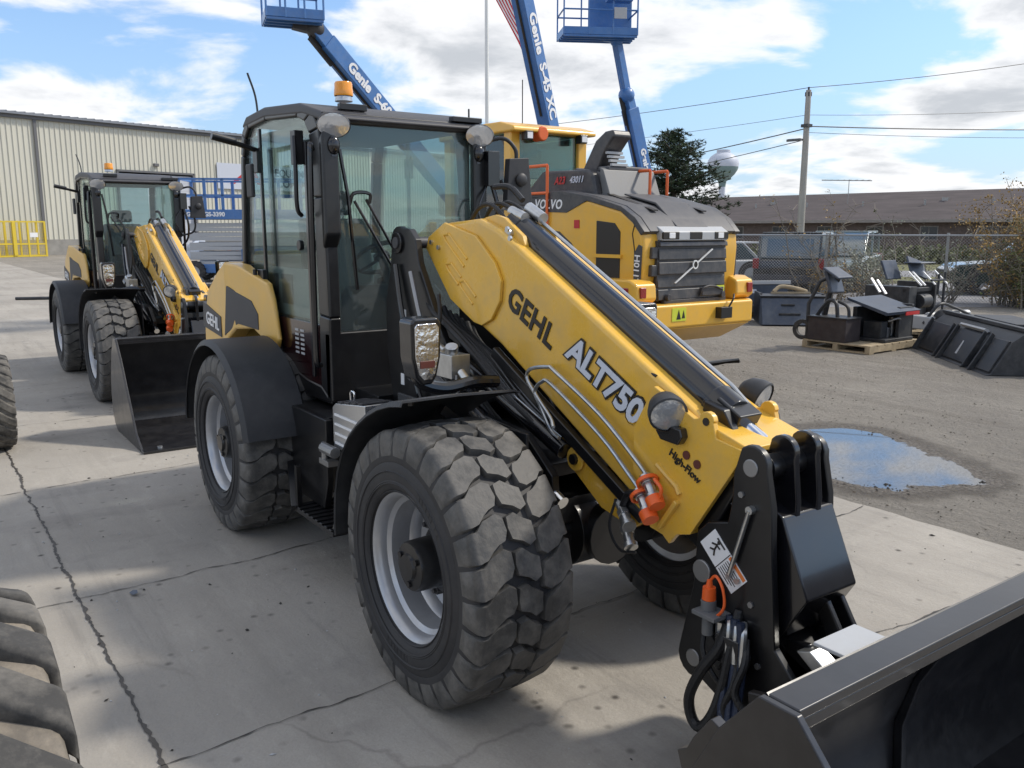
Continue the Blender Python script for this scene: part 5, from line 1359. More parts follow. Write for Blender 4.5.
def bush(label, name, loc, h, w, n, leaf, seed, dens=1.0, cat='bush', leafs=.06, twigs=True, bare=.2):
    t = thing(name, label, cat, loc=loc); rnd = random.Random(seed); br = MB(); lf = MB()
    for k in range(n):
        p = Vector((rnd.gauss(0, w * .25), rnd.gauss(0, w * .2), 0)); d = Vector((rnd.gauss(0, .35), rnd.gauss(0, .3), 1)).normalized()
        L_ = h * (.55 + .5 * rnd.random()); pts = [p]
        for i in range(6):
            d = (d + Vector((rnd.gauss(0, .16), rnd.gauss(0, .16), .02))).normalized(); pts.append(pts[-1] + d * L_ / 6)
        br.tube(pts, [.022 * (1 - i / 8) for i in range(7)], n=4)
        for i in range(1, 7):
            for j in range(3):
                e = pts[i] + Vector((rnd.gauss(0, .22), rnd.gauss(0, .22), rnd.gauss(.08, .15))); br.tube([pts[i], e], [.008, .004], n=3)
                if rnd.random() > bare:
                    for q in range(int(7 * dens)):
                        c = pts[i].lerp(e, rnd.random() * 1.3) + Vector((rnd.gauss(0, .06), rnd.gauss(0, .06), rnd.gauss(0, .06)))
                        a = Vector((rnd.gauss(0, 1), rnd.gauss(0, 1), rnd.gauss(0, 1))).normalized(); b = a.cross(Vector((rnd.gauss(0, 1), rnd.gauss(0, 1), rnd.gauss(0, 1)))).normalized()
                        s = leafs * (.6 + .8 * rnd.random()); lf.add([c - a * s * .5, c + b * s * .3, c + a * s * .5, c - b * s * .3], [(0, 1, 2, 3)])
    br.build('stems', 'twig', t, smooth=0)
    if lf.v: lf.build('leaves', leaf, t, smooth=0)
    return t
bush('bare twiggy sapling with few ochre leaves growing behind the dark sport utility vehicle', 'sapling', site(7.9, 21.8), 2.7, 1.0, 8, 'leaf_ochre', 1, bare=.7)
bush('pale grey-green shrub beyond the palletised machinery', 'shrub', site(9.3, 22.6), 1.2, .7, 10, 'leaf_grey', 2, dens=1.6, bare=.1, leafs=.08)
bush('thin olive-leaved sapling against the brown roof, left of the ochre hedge', 'sapling', site(10.2, 23.4), 2.4, 1.0, 5, 'leaf_olive', 3, bare=.6)
bush('silvery seed-headed shrub beside the right fence post', 'shrub', site(11.0, 21.6), 2.6, .5, 9, 'leaf_grey', 4, dens=1.0, bare=.35)
bush('dense ochre and olive hedge bush growing through the fence at the right', 'bush', site(12.5, 20.8), 2.6, 1.6, 40, 'leaf_ochre', 5, dens=1.9, bare=.08)
bush('olive bush filling the fence at the far right edge', 'bush', site(12.5, 20.3), 2.0, 1.5, 34, 'leaf_olive', 6, dens=1.9, bare=.1)
bush('tall orange-leaved bush leaning out at the right edge of the picture', 'bush', site(13.4, 21.3), 2.9, 1.8, 30, 'leaf_ochre', 7, dens=1.8, bare=.1)
bush('low weedy growth with twisted stems at the foot of the fence', 'weeds', site(8.3, 22.0), 1.0, 1.3, 9, 'leaf_ochre', 8, dens=1.0, bare=.4)

# ---------------------------------------------------------------- chain-link fence
def fence():
    a = site(3.6, 23.6); b = site(15.5, 19.0); a.z = b.z = 0; d = (b - a); L_ = d.length; ang = math.atan2(d.y, d.x); H = 1.68
    t = thing('chain_link_fence', 'grey chain-link fence with round posts running across behind the attachments', 'fence', loc=a, rz=ang)
    m = MB(); m.tube([(0, 0, H), (L_, 0, H)], .022, n=8); m.build('top_rail', 'galv', t)
    for k in range(5):
        x = 1.9 + k * 2.75
        if x < L_: m = MB(); m.cyl((x, .03, 0), (x, .03, H + .06), .035, n=10); m.build('post', 'galv', t)
    m = MB(); s = .075; n = int(L_ / s)
    def strip(x0, z0, x1, z1):
        w = .0022; dx, dz = (x1 - x0), (z1 - z0); l = math.hypot(dx, dz); nx, nz = -dz / l * w, dx / l * w
        k = len(m.v); m.v += [(x0 + nx, -.03, z0 + nz), (x0 - nx, -.03, z0 - nz), (x0, -.037, z0), (x1 + nx, -.03, z1 + nz), (x1 - nx, -.03, z1 - nz), (x1, -.037, z1)]
        for q in ((0, 3, 5, 2), (2, 5, 4, 1), (1, 4, 3, 0)): m.f.append([k + i for i in q]); m.mi.append(0)
    for i in range(-int(H / s), n):
        x = i * s
        x0, z0 = (x, .04) if x >= 0 else (0, .04 - x); x1, z1 = (x + H - .04, H)
        if x1 > L_: z1 -= x1 - L_; x1 = L_
        if z1 > z0: strip(x0, z0, x1, z1); strip(L_ - x0, z0, L_ - x1, z1)
    m.build('wire_mesh', 'fence_wire', t, smooth=0)
fence()

# ---------------------------------------------------------------- cars beyond the fence
def car(name, label, loc, rz, L_, W_, H_, paint, roofpaint, kind='suv', wr=.37):
    """local +x forward, rear at 0"""
    t = thing(name, label, 'car', loc=loc, rz=rz)
    hb = H_ * .58; g = .28; hw = W_ / 2
    if kind == 'suv': side = [(0.02, g + .2), (0, hb * .8), (.06, hb), (L_ * .66, hb * 1.0), (L_ * .95, hb * .90), (L_, hb * .70), (L_ * .99, g + .1), (L_ * .9, g), (.1, g)]; gh = [(.10, hb), (.25, H_ - .05), (.45, H_), (L_ * .50, H_), (L_ * .56, H_ - .06), (L_ * .70, hb)]
    else: side = [(0.02, g + .15), (0, hb * .85), (.08, hb * 1.02), (L_ * .2, hb * 1.05), (L_ * .68, hb), (L_ * .95, hb * .84), (L_, hb * .6), (L_ * .98, g), (.1, g)]; gh = [(L_ * .12, hb * 1.03), (L_ * .26, H_), (L_ * .52, H_), (L_ * .72, hb)]
    m = MB(); m.prism(side, -hw, hw); body = m.build('body', paint, t, bevel=.07, seg=3, smooth=50)
    m = MB(); m.prism(gh, -hw + .14, hw - .14); m.build('glasshouse', 'car_glass', t, bevel=.05, seg=3, smooth=50)
    m = MB(); xs = [p[0] for p in gh]; xa, xb = gh[-4][0] if kind != 'suv' else .35, gh[-2][0] if kind != 'suv' else L_ * .52
    m.prism([(xa, H_ - .03), (xa, H_ + .025), (xb, H_ + .025), (xb, H_ - .03)], -hw + .16, hw - .16)
    for s in (-1, 1):
        y0, y1 = sorted((s * (hw - .15), s * (hw - .11)))
        for i in range(len(gh) - 1):
            if kind == 'suv' and i in (1, 3): continue
            a, b = gh[i], gh[i + 1]; 
            if abs(a[1] - b[1]) > .1: m.prism([a, b, (b[0] - .08, b[1]), (a[0] - .08, a[1])], y0, y1)
        xm = L_ * .33; m.prism([(xm, hb), (xm, H_), (xm + .1, H_), (xm + .1, hb)], y0, y1)
    m.build('roof', roofpaint, t, bevel=.02)
    if kind == 'suv':
        m = MB()
        for s in (-1, 1): m.box(-.02, .16, s * (hw - .08) - .09, s * (hw - .08) + .09, hb * .72, hb * 1.02)
        m.build('tail_light', 'tail_red', t, bevel=.03)
        m = MB(); m.box(-.07, .05, -hw + .05, hw - .05, g + .05, g + .28); m.build('bumper', 'dark_grey', t, bevel=.03)
        m = MB(); m.prism([(.085, hb + .08), (.20, H_ - .16), (.21, H_ - .16), (.095, hb + .08)], -hw + .35, hw - .35)
        m.build('rear_window', 'light_grey', t).data.materials[0] = MATS['car_glass']
    m = MB(); m.box(-.02 + (L_ - .06), L_ + .02, -hw + .2, hw - .2, g + .15, g + .4); m.build('front_grille', 'ink', t, bevel=.02)
    for x in (L_ * .19, L_ * .81):
        for s in (-1, 1):
            m = MB(); m.lathe([(wr * .62, -.11), (wr * .95, -.11), (wr, -.06), (wr, .06), (wr * .95, .11), (wr * .62, .11)], (x, s * (hw - .10), wr), (0, 1, 0), n=28); w = m.build('wheel', 'rubber', t)
            m = MB(); m.lathe([(wr * .63, -.10), (wr * .6, -.06), (wr * .6, .06), (wr * .63, .10)], (x, s * (hw - .10), wr), (0, 1, 0), n=24)
            for k in range(6): a = k * PI / 3; m.bar((x, s * (hw - .02), wr), (x + wr * .6 * math.cos(a), s * (hw - .02), wr + wr * .6 * math.sin(a)), .05, .03, up=(0, 1, 0))
            m.build('rim', 'rim_silver', w)
            m = MB(); m.lathe([(wr * 1.0, -.12), (wr * 1.18, -.12), (wr * 1.18, .12), (wr, .12)], (x, s * (hw - .10), wr), (0, 1, 0), n=28, close=True); m.build('wheel_arch', 'ink', t)
    return t
p = site(6.95, 24.6); q = site(9.9, 27.0)
car('parked_car', 'grey-green pickup-like vehicle with a pale windscreen beyond the sapling at the fence', site(11.6, 29.5), YAW + R(150), 4.9, 1.9, 1.75, 'pickup_grey', 'pickup_grey', 'suv', .4)
car('parked_car', 'dark sport utility vehicle parked behind the chain-link fence, seen from behind', site(7.75, 24.3), YAW - R(28), 5.0, 1.95, 1.72, 'car_black', 'car_black', 'suv', .4)
car('parked_car', 'pale silver car parked beyond the fence just right of the wheel loader', site(8.5, 29.2), YAW + R(98), 4.4, 1.8, 1.4, 'car_white', 'car_white', 'sedan')
car('parked_car', 'dark car with whitish roof hidden behind the ochre bushes at the right edge', site(17.2, 24.0), YAW + R(75), 4.8, 1.9, 1.62, 'car_green', 'car_white', 'suv', .38)
# ---------------------------------------------------------------- attachments lying in the yard
def heading(dlat, dd): v = RT * dlat + FW * dd; return math.atan2(v.y, v.x)
def attachments():
    # dark blue hopper
    t = thing('spreader_box', 'dark blue lidded hopper attachment right behind the rear corner of the wheel loader', 'attachment', loc=site(4.75, 18.4), rz=heading(1, .15))
    m = MB(); m.prism([(-.5, .12), (.35, .12), (.5, .45), (.5, .62), (-.55, .70), (-.55, .3)], -.9, .95, axis='x'); b = m.build('hopper', 'implement_blue', t, bevel=.02)
    m = MB(); m.prism([(-.58, .70), (.52, .62), (.52, .67), (-.58, .78)], -.94, .99, axis='x'); m.build('lid', 'light_grey', t, bevel=.01)
    m = MB(); m.box(.55, .68, -.575, -.55, .42, .50); m.build('latch', 'white', b, bevel=.01)
    m = MB(); m.box(-.25, .25, -.562, -.55, .52, .60); m.build('side_plate', 'decal_grey', b)
    m = MB(); m.box(-.85, .9, -.3, .3, 0, .12); m.tube([(-.6, -.58, .3), (.5, -.60, .25), (.85, -.4, .2)], .03); m.build('skid', 'black_paint', t)
    # tilted bucket back
    t = thing('blade_bucket', 'blue-grey steel bucket tipped forward on the dirt between the hopper and the loaded pallet', 'attachment', loc=site(5.45, 16.6), rz=heading(1, -.12))
    m = MB(); m.prism([(-.28, .02), (-.20, .0), (.75, .0), (.80, .18), (.20, .55), (-.02, .52)], -.62, .56, axis='x', pts2=None); b = m.build('shell', 'implement_blue', t, bevel=.015)
    m = MB(); m.prism([(-.02, .515), (.2, .55), (.22, .59), (-.05, .56)], -.64, .58, axis='x'); m.box(-.62, -.58, .1, .85, .02, .6); m.box(.54, .58, .1, .8, .02, .6); m.build('rim', 'implement_black', b, bevel=.008)
    m = MB(); m.box(-.25, .0, -.12, -.06, .38, .41); m.box(-.3, .1, -.20, -.12, .20, .24); m.build('hook_plate', 'implement_black', b, bevel=.005)
    m = MB(); m.tube(spline([(-.35, .25, .62), (-.2, .3, .72), (.1, .3, .68), (.3, .35, .62)], 5), .04); m.box(-.4, .35, .2, .26, .55, .62); m.build('load_bar', 'pallet_wood', t)
    # loaded pallets
    def pallet(label, loc, rz, w, d):
        t = thing('wooden_pallet', label, 'pallet', loc=loc, rz=rz, group='wooden pallets in the yard'); m = MB()
        for k in range(6): m.box(w * k / 6 + .02, w * k / 6 + w / 6 - .03, 0, d, .10, .125)
        m.build('deck_board', 'pallet_wood', t, bevel=.003); m = MB()
        for y in (0, d / 2 - .04, d - .08): m.box(0, w, y, y + .08, .02, .10)
        m.build('stringer', 'pallet_wood', t, bevel=.003); m = MB()
        for k in (0, 2.5, 5): m.box(w * k / 6, w * k / 6 + .1, 0, d, 0, .02)
        m.build('base_board', 'pallet_wood', t); return t
    o = site(5.31, 12.55); rz = heading(-.55, .82)
    pallet('weathered wooden pallet under the dark box attachments', o, rz - PI / 2 + PI / 2, 1.25, -1.5 if False else 1.5)
    # frame: local x runs left-back along the near edge, local -y runs right-back
    M = Matrix.Translation(o) @ Matrix.Rotation(rz, 4, 'Z')
    return o, rz
def pal_frame(lat, dd):  # orientation with x = right/away, y = left/away
    return site(lat, dd)
def implements():
    attachments_done = None
    rz = heading(.80, .60)       # x axis: right and away; y axis: left and away
    o = site(5.28, 12.55)
    t = thing('wooden_pallet', 'weathered wooden pallet carrying the dark box attachment and the maroon box', 'pallet', loc=o, rz=rz, group='wooden pallets in the yard')
    w, d = 1.45, 1.15; m = MB()
    for k in range(7): m.box(w * k / 7 + .01, w * (k + 1) / 7 - .02, 0, d, .10, .125)
    m.build('deck_board', 'pallet_wood', t, bevel=.003); m = MB()
    for y in (0, d / 2 - .04, d - .08): m.box(0, w, y, y + .08, .02, .10)
    m.build('stringer', 'pallet_wood', t, bevel=.003); m = MB()
    for k in (0, 3, 6): m.box(w * k / 7, w * k / 7 + .12, 0, d, 0, .02)
    m.build('base_board', 'pallet_wood', t)
    # maroon box unit with tall arm, at the left/front
    t = thing('trencher_attachment', 'maroon-black box with a tall bent arm, standing left on the pallet', 'attachment', loc=o + Vector((0, 0, .127)), rz=rz)
    m = MB(); m.box(.02, .42, .42, 1.08, 0, .36); b = m.build('box', 'implement_maroon', t, bevel=.012)
    m = MB(); m.box(.0, .44, .40, 1.10, .355, .375); m.build('box_lid', 'implement_black', b, bevel=.004)
    m = MB(); m.tube([(.10, 1.14, -.1), (.10, 1.14, .55), (.16, 1.0, .9), (.28, .85, 1.0)], .03); m.tube([(.3, .98, .36), (.3, .92, .7), (.35, .80, .98)], .045)
    m.tube(spline([(.1, .62, .36), (.1, .66, .58), (.15, .8, .62), (.2, .95, .5), (.2, 1.05, .36)], 6), .03); m.tube(spline([(.3, .55, .36), (.32, .60, .52), (.3, .75, .60)], 6), .025)
    m.build('arm', 'implement_black', t)
    m = MB(); m.box(-.20, .20, -.03, .03, -.18, .18, T=Matrix.Translation((.26, .82, .90)) @ Matrix.Rotation(-.35, 4, 'X') @ Matrix.Rotation(.1, 4, 'Z')); m.box(-.24, .16, -.20, .12, -.02, .02, T=Matrix.Translation((.26, .78, 1.06)) @ Matrix.Rotation(.5, 4, 'X')); m.build('guard', 'implement_blue', t, bevel=.02)
    m = MB(); m.lathe([(.10, -.04), (.16, -.04), (.16, .04), (.10, .04)], (.08, 1.20, .14), (1, .2, 0), n=20, close=True); m.build('guide_wheel', 'rubber', t)
    # second box with blue cover
    t = thing('auger_attachment', 'dark box with blue-grey sloping cover and small red sign on the right of the pallet', 'attachment', loc=o + Vector((0, 0, .127)), rz=rz)
    m = MB(); m.box(.95, 1.35, .10, .16, 0, .52); m.box(.50, 1.35, .55, .62, 0, .52); m.box(1.30, 1.36, .1, .62, 0, .55); m.box(.5, 1.3, .05, .62, 0, .05); m.box(.62, .80, .2, .5, .05, .3); b = m.build('housing', 'implement_black', t, bevel=.008)
    m = MB(); m.prism([(.02, .42), (.68, .62), (.68, .66), (.0, .47)], .42, 1.38, axis='x'); m.build('cover', 'implement_blue', t, bevel=.006)
    m = MB(); m.box(.95, 1.34, .0, .012, .40, .455); m.build('red_sign', 'red', t); m = MB(); m.prism([(.06, .47), (.22, .52), (.22, .523), (.06, .474)], 1.14, 1.26, axis='x'); m.build('sticker', 'white', t)
    m = MB(); m.cyl((.85, .3, .05), (.85, .3, .2), .1); m.cyl((1.1, .3, .05), (1.1, .3, .35), .05); m.tube(spline([(.8, .2, .3), (.9, .1, .35), (1.1, .15, .3)], 5), .02); m.build('drive_motor', 'steel', t, bevel=.01)
    # rear pallet and machine
    o2 = site(6.75, 14.2)
    t = thing('wooden_pallet', 'second wooden pallet half hidden behind the loaded one', 'pallet', loc=o2, rz=rz, group='wooden pallets in the yard'); m = MB()
    for k in range(7): m.box(w * k / 7 + .01, w * (k + 1) / 7 - .02, -.1, d, .10, .125)
    m.build('deck_board', 'pallet_wood', t); m = MB()
    for y in (-.1, .5, d - .08): m.box(0, w, y, y + .08, .0, .10)
    m.build('stringer', 'pallet_wood', t)
    t = thing('planer_attachment', 'tall dark rear attachment with angled hood and pale guard bars standing on the second pallet', 'attachment', loc=o2 + Vector((0, 0, .127)), rz=rz)
    m = MB(); m.box(0, .25, .2, 1.0, .05, .75); m.box(.3, .8, .3, .9, 0, .4); m.box(.0, .9, .25, .32, .65, .72); m.box(.85, .92, .2, .9, 0, .8); m.cyl((.3, .2, .5), (.6, .2, .5), .12); b = m.build('frame', 'implement_black', t, bevel=.01)
    m = MB(); m.box(-.22, .22, -.02, .02, -.17, .17, T=Matrix.Translation((.12, .62, 1.02)) @ Matrix.Rotation(-.4, 4, 'X')); m.box(-.22, .22, -.02, .02, -.17, .17, T=Matrix.Translation((.55, .40, 1.05)) @ Matrix.Rotation(-.5, 4, 'X') @ Matrix.Rotation(.3, 4, 'Y')); m.box(.3, .8, .2, .5, 1.13, 1.15); m.build('hood', 'implement_blue', t, bevel=.015)
    m = MB()
    for x in (.1, .22, .55, .95): m.bar((x, .05, .78), (x - .02, .28, 1.0), .04, .02)
    m.bar((-.55, .4, .68), (-.5, .6, .9), .04, .02); m.bar((-.45, .35, .65), (-.4, .55, .87), .04, .02)
    m.build('guard_bar', 'white', t)
    m = MB(); m.tube([(.95, .1, 0), (.95, .1, .98)], .02); m.tube([(.75, .1, .6), (.75, .1, .95)], .02); m.tube([(.5, .1, .85), (.98, .1, .85)], .02); m.build('post', 'implement_black', t)
    # hydraulic clutter
    t = thing('hydraulic_breaker', 'grey and white hydraulic attachment with hoses lying between the pallets and the big bucket', 'attachment', loc=site(7.0, 13.9), rz=heading(1, .3))
    m = MB(); m.cyl((-.3, 0, .12), (.45, .1, .14), .10, n=14); m.cyl((.0, .35, .4), (.9, .4, .42), .07, n=12); m.box(-.2, .3, .1, .5, .2, .42); m.build('body', 'light_grey', t, bevel=.02)
    m = MB(); m.ball((.1, .1, .40), (.16, .14, .14)); m.box(.2, .6, -.1, .2, .0, .3); m.tube(spline([(-.3, .0, .2), (-.1, -.2, .5), (.2, -.1, .5), (.4, .1, .3), (.7, 0, .1)], 6), .03); m.tube(spline([(-.2, .2, .3), (0, .1, .62), (.4, .2, .55), (.8, .2, .4)], 6), .025); m.build('hose_bundle', 'implement_black', t)
    # big bucket lying back
    t = thing('rock_bucket', 'wide black loader bucket lying with its back plates towards the camera at the right edge', 'attachment', loc=site(6.22, 11.25), rz=heading(.1, 1))
    # x: away from camera along the back, y to the left; body extends to -y (right)
    m = MB(); m.prism([(.10, .02), (.16, .0), (-.85, .0), (-.95, .12), (-.80, .50), (-.30, .56), (-.12, .42)], -.55, 2.05, axis='x'); b = m.build('shell', 'implement_black', t, bevel=.012)
    m = MB()
    for x0, x1 in ((-.50, -.10), (.22, 1.0), (1.2, 1.95)):
        m.prism([(.115, .04), (-.10, .44), (-.13, .43), (.09, .03)], x0, x1, axis='x')
    for x in (-.08, .14, 1.02, 1.16, 1.98): m.prism([(.20, .0), (-.08, .50), (-.12, .46), (.10, .0)], x, x + .035, axis='x')
    m.build('back_plate', 'implement_black', b, bevel=.008)
    m = MB(); m.prism([(-.13, .46), (-.09, .50), (-.11, .52), (-.17, .49)], .2, 1.0, axis='x'); m.prism([(.07, .12), (-.03, .30), (-.035, .30), (.064, .12)], .60, .66, axis='x', pts2=[(.08, .12), (-.02, .30), (-.025, .30), (.074, .12)]); m.build('lip_strip', 'light_grey', b)
    m = MB(); m.box(-.6, 2.1, -.34, -.26, .55, .60); m.box(-.6, 2.1, -1.0, -.6, .50, .53); m.box(.0, 1.3, -.9, -.4, .56, .60); m.box(.5, 1.9, -1.7, -.9, .45, .49); m.build('top_rail', 'implement_black', t, bevel=.008)
    m = MB(); m.box(-.3, .9, -1.4, -.85, .53, .56); m.build('cover_sheet', 'light_grey', t, bevel=.01)
implements()
# remaining yard pieces
attachments_src = attachments
def run_attach():
    keep = set(bpy.data.objects)
    attachments()
    # the helper pallet is superseded by the loaded one
    for o in [o for o in bpy.data.objects if o not in keep and (o.name.startswith('wooden_pallet') or (o.parent and o.parent.name.startswith('wooden_pallet')))]:
        bpy.data.objects.remove(o)
run_attach()

# ---------------------------------------------------------------- loose wheels at the left edge
def tractor_wheel(label, loc, Rr, w, lugs, mt, mb_):
    t = thing('tractor_wheel', label, 'wheel', loc=loc, group='wheels at the left edge'); hw = w / 2
    m = MB(); m.lathe([(Rr * .55, -hw * .8), (Rr * .7, -hw * .98), (Rr * .86, -hw), (Rr * .945, -hw * .97), (Rr * .955, -hw * .7), (Rr * .955, 0), (Rr * .955, hw * .7), (Rr * .945, hw * .97), (Rr * .86, hw), (Rr * .7, hw * .98), (Rr * .55, hw * .8)], (0, 0, Rr), (0, 1, 0), n=80)
    m.m = 1
    for k in range(lugs):
        for s in (-1, 1):
            a0 = (k + (.5 if s > 0 else 0)) * 2 * PI / lugs; st = -.38
            prof = []
            for (wy, da, rr) in ((-.08, 0, 1.0), (.35, st * .42, .998), (.75, st * .8, .99), (1.02, st, .955), (1.03, st, .90)):
                prof.append((s * wy * hw, a0 - da, rr * Rr))
            wd = .30 * 2 * PI / lugs; vs = []
            for y, a, r in prof:
                for q, dr in ((-1, 0), (1, 0), (1.35, -.06 * Rr), (-1.35, -.06 * Rr)):
                    aa = a + q * wd; vs.append((math.sin(aa) * (r + dr), y, Rr + math.cos(aa) * (r + dr)))
            n = len(prof); fs = [(0, 1, 2, 3), (n * 4 - 1, n * 4 - 2, n * 4 - 3, n * 4 - 4)]
            for i in range(n - 1):
                for j in range(4): fs.append((i * 4 + j, (i + 1) * 4 + j, (i + 1) * 4 + (j + 1) % 4, i * 4 + (j + 1) % 4))
            m.add(vs, fs)
    m.build('tyre', [mt, mb_], t, smooth=35, bevel=.010)
    m = MB(); m.lathe([(Rr * .56, -hw * .8), (Rr * .58, -hw * .86), (Rr * .5, -hw * .7), (Rr * .45, -.02), (0, -.02)], (0, 0, Rr), (0, 1, 0), n=48); m.lathe([(Rr * .56, hw * .8), (Rr * .58, hw * .86), (Rr * .5, hw * .7), (Rr * .45, .02), (0, .02)], (0, 0, Rr), (0, 1, 0), n=48); m.build('rim', 'rim_silver', t)
    return t
tractor_wheel('big dusty lugged tyre cut off by the bottom left corner of the picture', (1.62, -2.525, 0), .685, .50, 36, 'rubber_dusty', 'rubber_worn')
tractor_wheel('small worn grey tyre at the left edge of the picture, level with the second bucket', (-5.50, -1.91, 0), .40, .34, 22, 'rubber_worn', 'rubber_worn')

# ---------------------------------------------------------------- ground
def ground_mat(name, cols, slab=False, wet=False, rough=.9):
    m = bpy.data.materials.new(name); m.use_nodes = True; nt = m.node_tree; N = nt.nodes; L = nt.links; b = N['Principled BSDF']
    b.inputs['Specular IOR Level'].default_value = .3
    tc = N.new('ShaderNodeTexCoord'); O = tc.outputs['Object']
    def noise(scale, det=8, rg=.6, sc=None):
        n = N.new('ShaderNodeTexNoise'); n.inputs['Scale'].default_value = scale; n.inputs['Detail'].default_value = det; n.inputs['Roughness'].default_value = rg
        if sc:
            mp = N.new('ShaderNodeMapping'); mp.inputs['Scale'].default_value = sc; L.new(O, mp.inputs['Vector']); L.new(mp.outputs['Vector'], n.inputs['Vector'])
        else: L.new(O, n.inputs['Vector'])
        return n.outputs['Fac']
    def ramp(fac, stops):
        r = N.new('ShaderNodeValToRGB'); e = r.color_ramp.elements
        e[0].position, e[0].color = stops[0][0], (*stops[0][1], 1); e[1].position, e[1].color = stops[-1][0], (*stops[-1][1], 1)
        for p, c in stops[1:-1]: q = e.new(p); q.color = (*c, 1)
        L.new(fac, r.inputs['Fac']); return r.outputs['Color']
    def mix(fac, a, bb, mode='MIX'):
        x = N.new('ShaderNodeMix'); x.data_type = 'RGBA'; x.blend_type = mode
        if isinstance(fac, float): x.inputs['Factor'].default_value = fac
        else: L.new(fac, x.inputs['Factor'])
        L.new(a, x.inputs['A'])
        if isinstance(bb, tuple): x.inputs['B'].default_value = (*bb, 1)
        else: L.new(bb, x.inputs['B'])
        return x.outputs['Result']
    def rng(fac, a, c, t0=0., t1=1.):
        r = N.new('ShaderNodeMapRange'); r.inputs['From Min'].default_value = a; r.inputs['From Max'].default_value = c; r.inputs['To Min'].default_value = t0; r.inputs['To Max'].default_value = t1
        L.new(fac, r.inputs['Value']); return r.outputs['Result']
    c = ramp(noise(.55, 9, .62), [(.3, cols[0]), (.52, cols[1]), (.72, cols[2])])
    c = mix(rng(noise(7, 8, .7), .35, .7, 0., .35), c, cols[0])
    # streaks of dirt dragged along by traffic
    c = mix(rng(noise(1.0, 8, .65, (.22, 2.6, 1)), .5, .72, 0., .6), c, cols[3]); c = mix(rng(noise(.5, 8, .68, (.35, 3.2, 1)), .54, .72, 0., .55), c, cols[2])
    if slab:
        sx = N.new('ShaderNodeSeparateXYZ'); L.new(O, sx.inputs[0])
        def cell(out, off, size):
            a = N.new('ShaderNodeMath'); a.operation = 'ADD'; a.inputs[1].default_value = off; L.new(out, a.inputs[0])
            d = N.new('ShaderNodeMath'); d.operation = 'DIVIDE'; d.inputs[1].default_value = size; L.new(a.outputs[0], d.inputs[0])
            f = N.new('ShaderNodeMath'); f.operation = 'FLOOR'; L.new(d.outputs[0], f.inputs[0]); return f.outputs[0]
        cx = cell(sx.outputs[0], 0.1 + 40 * 1.95, 1.95); cy = cell(sx.outputs[1], 1.83 + 20 * 4.58, 4.58)
        cb = N.new('ShaderNodeCombineXYZ'); L.new(cx, cb.inputs[0]); L.new(cy, cb.inputs[1])
        wn = N.new('ShaderNodeTexWhiteNoise'); wn.noise_dimensions = '2D'; L.new(cb.outputs[0], wn.inputs['Vector'])
        c = mix(rng(wn.outputs['Value'], 0., 1., 0., .28), c, (cols[0][0] * .8, cols[0][1] * .8, cols[0][2] * .82))
        # hairline cracks
        v = N.new('ShaderNodeTexVoronoi'); v.feature = 'DISTANCE_TO_EDGE'; v.inputs['Scale'].default_value = .33
        nn = N.new('ShaderNodeTexNoise'); nn.inputs['Scale'].default_value = 1.5; nn.inputs['Detail'].default_value = 8; L.new(O, nn.inputs['Vector'])
        va = N.new('ShaderNodeVectorMath'); va.operation = 'MULTIPLY_ADD'; va.inputs[1].default_value = (.5, .5, .5); L.new(nn.outputs['Color'], va.inputs[0]); L.new(O, va.inputs[2]); L.new(va.outputs[0], v.inputs['Vector'])
        ck = N.new('ShaderNodeMath'); ck.operation = 'MULTIPLY'; L.new(rng(v.outputs['Distance'], .0, .004, .35, 0.), ck.inputs[0]); L.new(rng(noise(.4, 3), .52, .6), ck.inputs[1]); c = mix(ck.outputs[0], c, (.09, .08, .07))
        c = mix(rng(noise(.9, 7, .62, (1.7, .9, 1)), .54, .70, 0., .5), c, (.16, .15, .14)); c = mix(rng(noise(.7, 8, .7, (.3, 5, 1)), .58, .70, 0., .4), c, (.13, .125, .12))
        # brushed mortar patches
        c = mix(rng(noise(1.6, 9, .7, (1, 3.5, 1)), .56, .75, 0., .5), c, cols[2])
    # pits and pebbles
    vo = N.new('ShaderNodeTexVoronoi'); vo.inputs['Scale'].default_value = 9 if slab else 22; L.new(O, vo.inputs['Vector'])
    sel = N.new('ShaderNodeMath'); sel.operation = 'MULTIPLY'
    L.new(rng(vo.outputs['Distance'], .06, .20, 1., 0.), sel.inputs[0]); L.new(rng(noise(1.3, 4), .44, .60), sel.inputs[1])
    c = mix(sel.outputs[0], c, (.07, .062, .055))
    fine = rng(noise(90, 4, .7), .3, .7, 0., .5 if not slab else .3); c = mix(fine, c, (cols[1][0] * .55, cols[1][1] * .55, cols[1][2] * .55))
    L.new(c, b.inputs['Base Color']); b.inputs['Roughness'].default_value = rough
    bp = N.new('ShaderNodeBump'); bp.inputs['Strength'].default_value = .4 if slab else 1.0; bp.inputs['Distance'].default_value = .02 if slab else .07
    hn = N.new('ShaderNodeMath'); hn.operation = 'ADD'; L.new(noise(28 if slab else 14, 9, .75), hn.inputs[0]); L.new(noise(3, 6), hn.inputs[1]); L.new(hn.outputs[0], bp.inputs['Height']); L.new(bp.outputs['Normal'], b.inputs['Normal'])
    MATS[name] = m
ground_mat('concrete', [(.31, .287, .252), (.405, .375, .33), (.50, .465, .41), (.25, .23, .20)], slab=True)
ground_mat('dirt_lot', [(.25, .228, .20), (.34, .312, .27), (.43, .395, .34), (.21, .188, .16)])
m = MB(); m.add([(-500, -500, -.004), (500, -500, -.004), (500, 500, -.004), (-500, 500, -.004)], [(0, 1, 2, 3)])
struct(m.build('ground', 'dirt_lot', smooth=0))
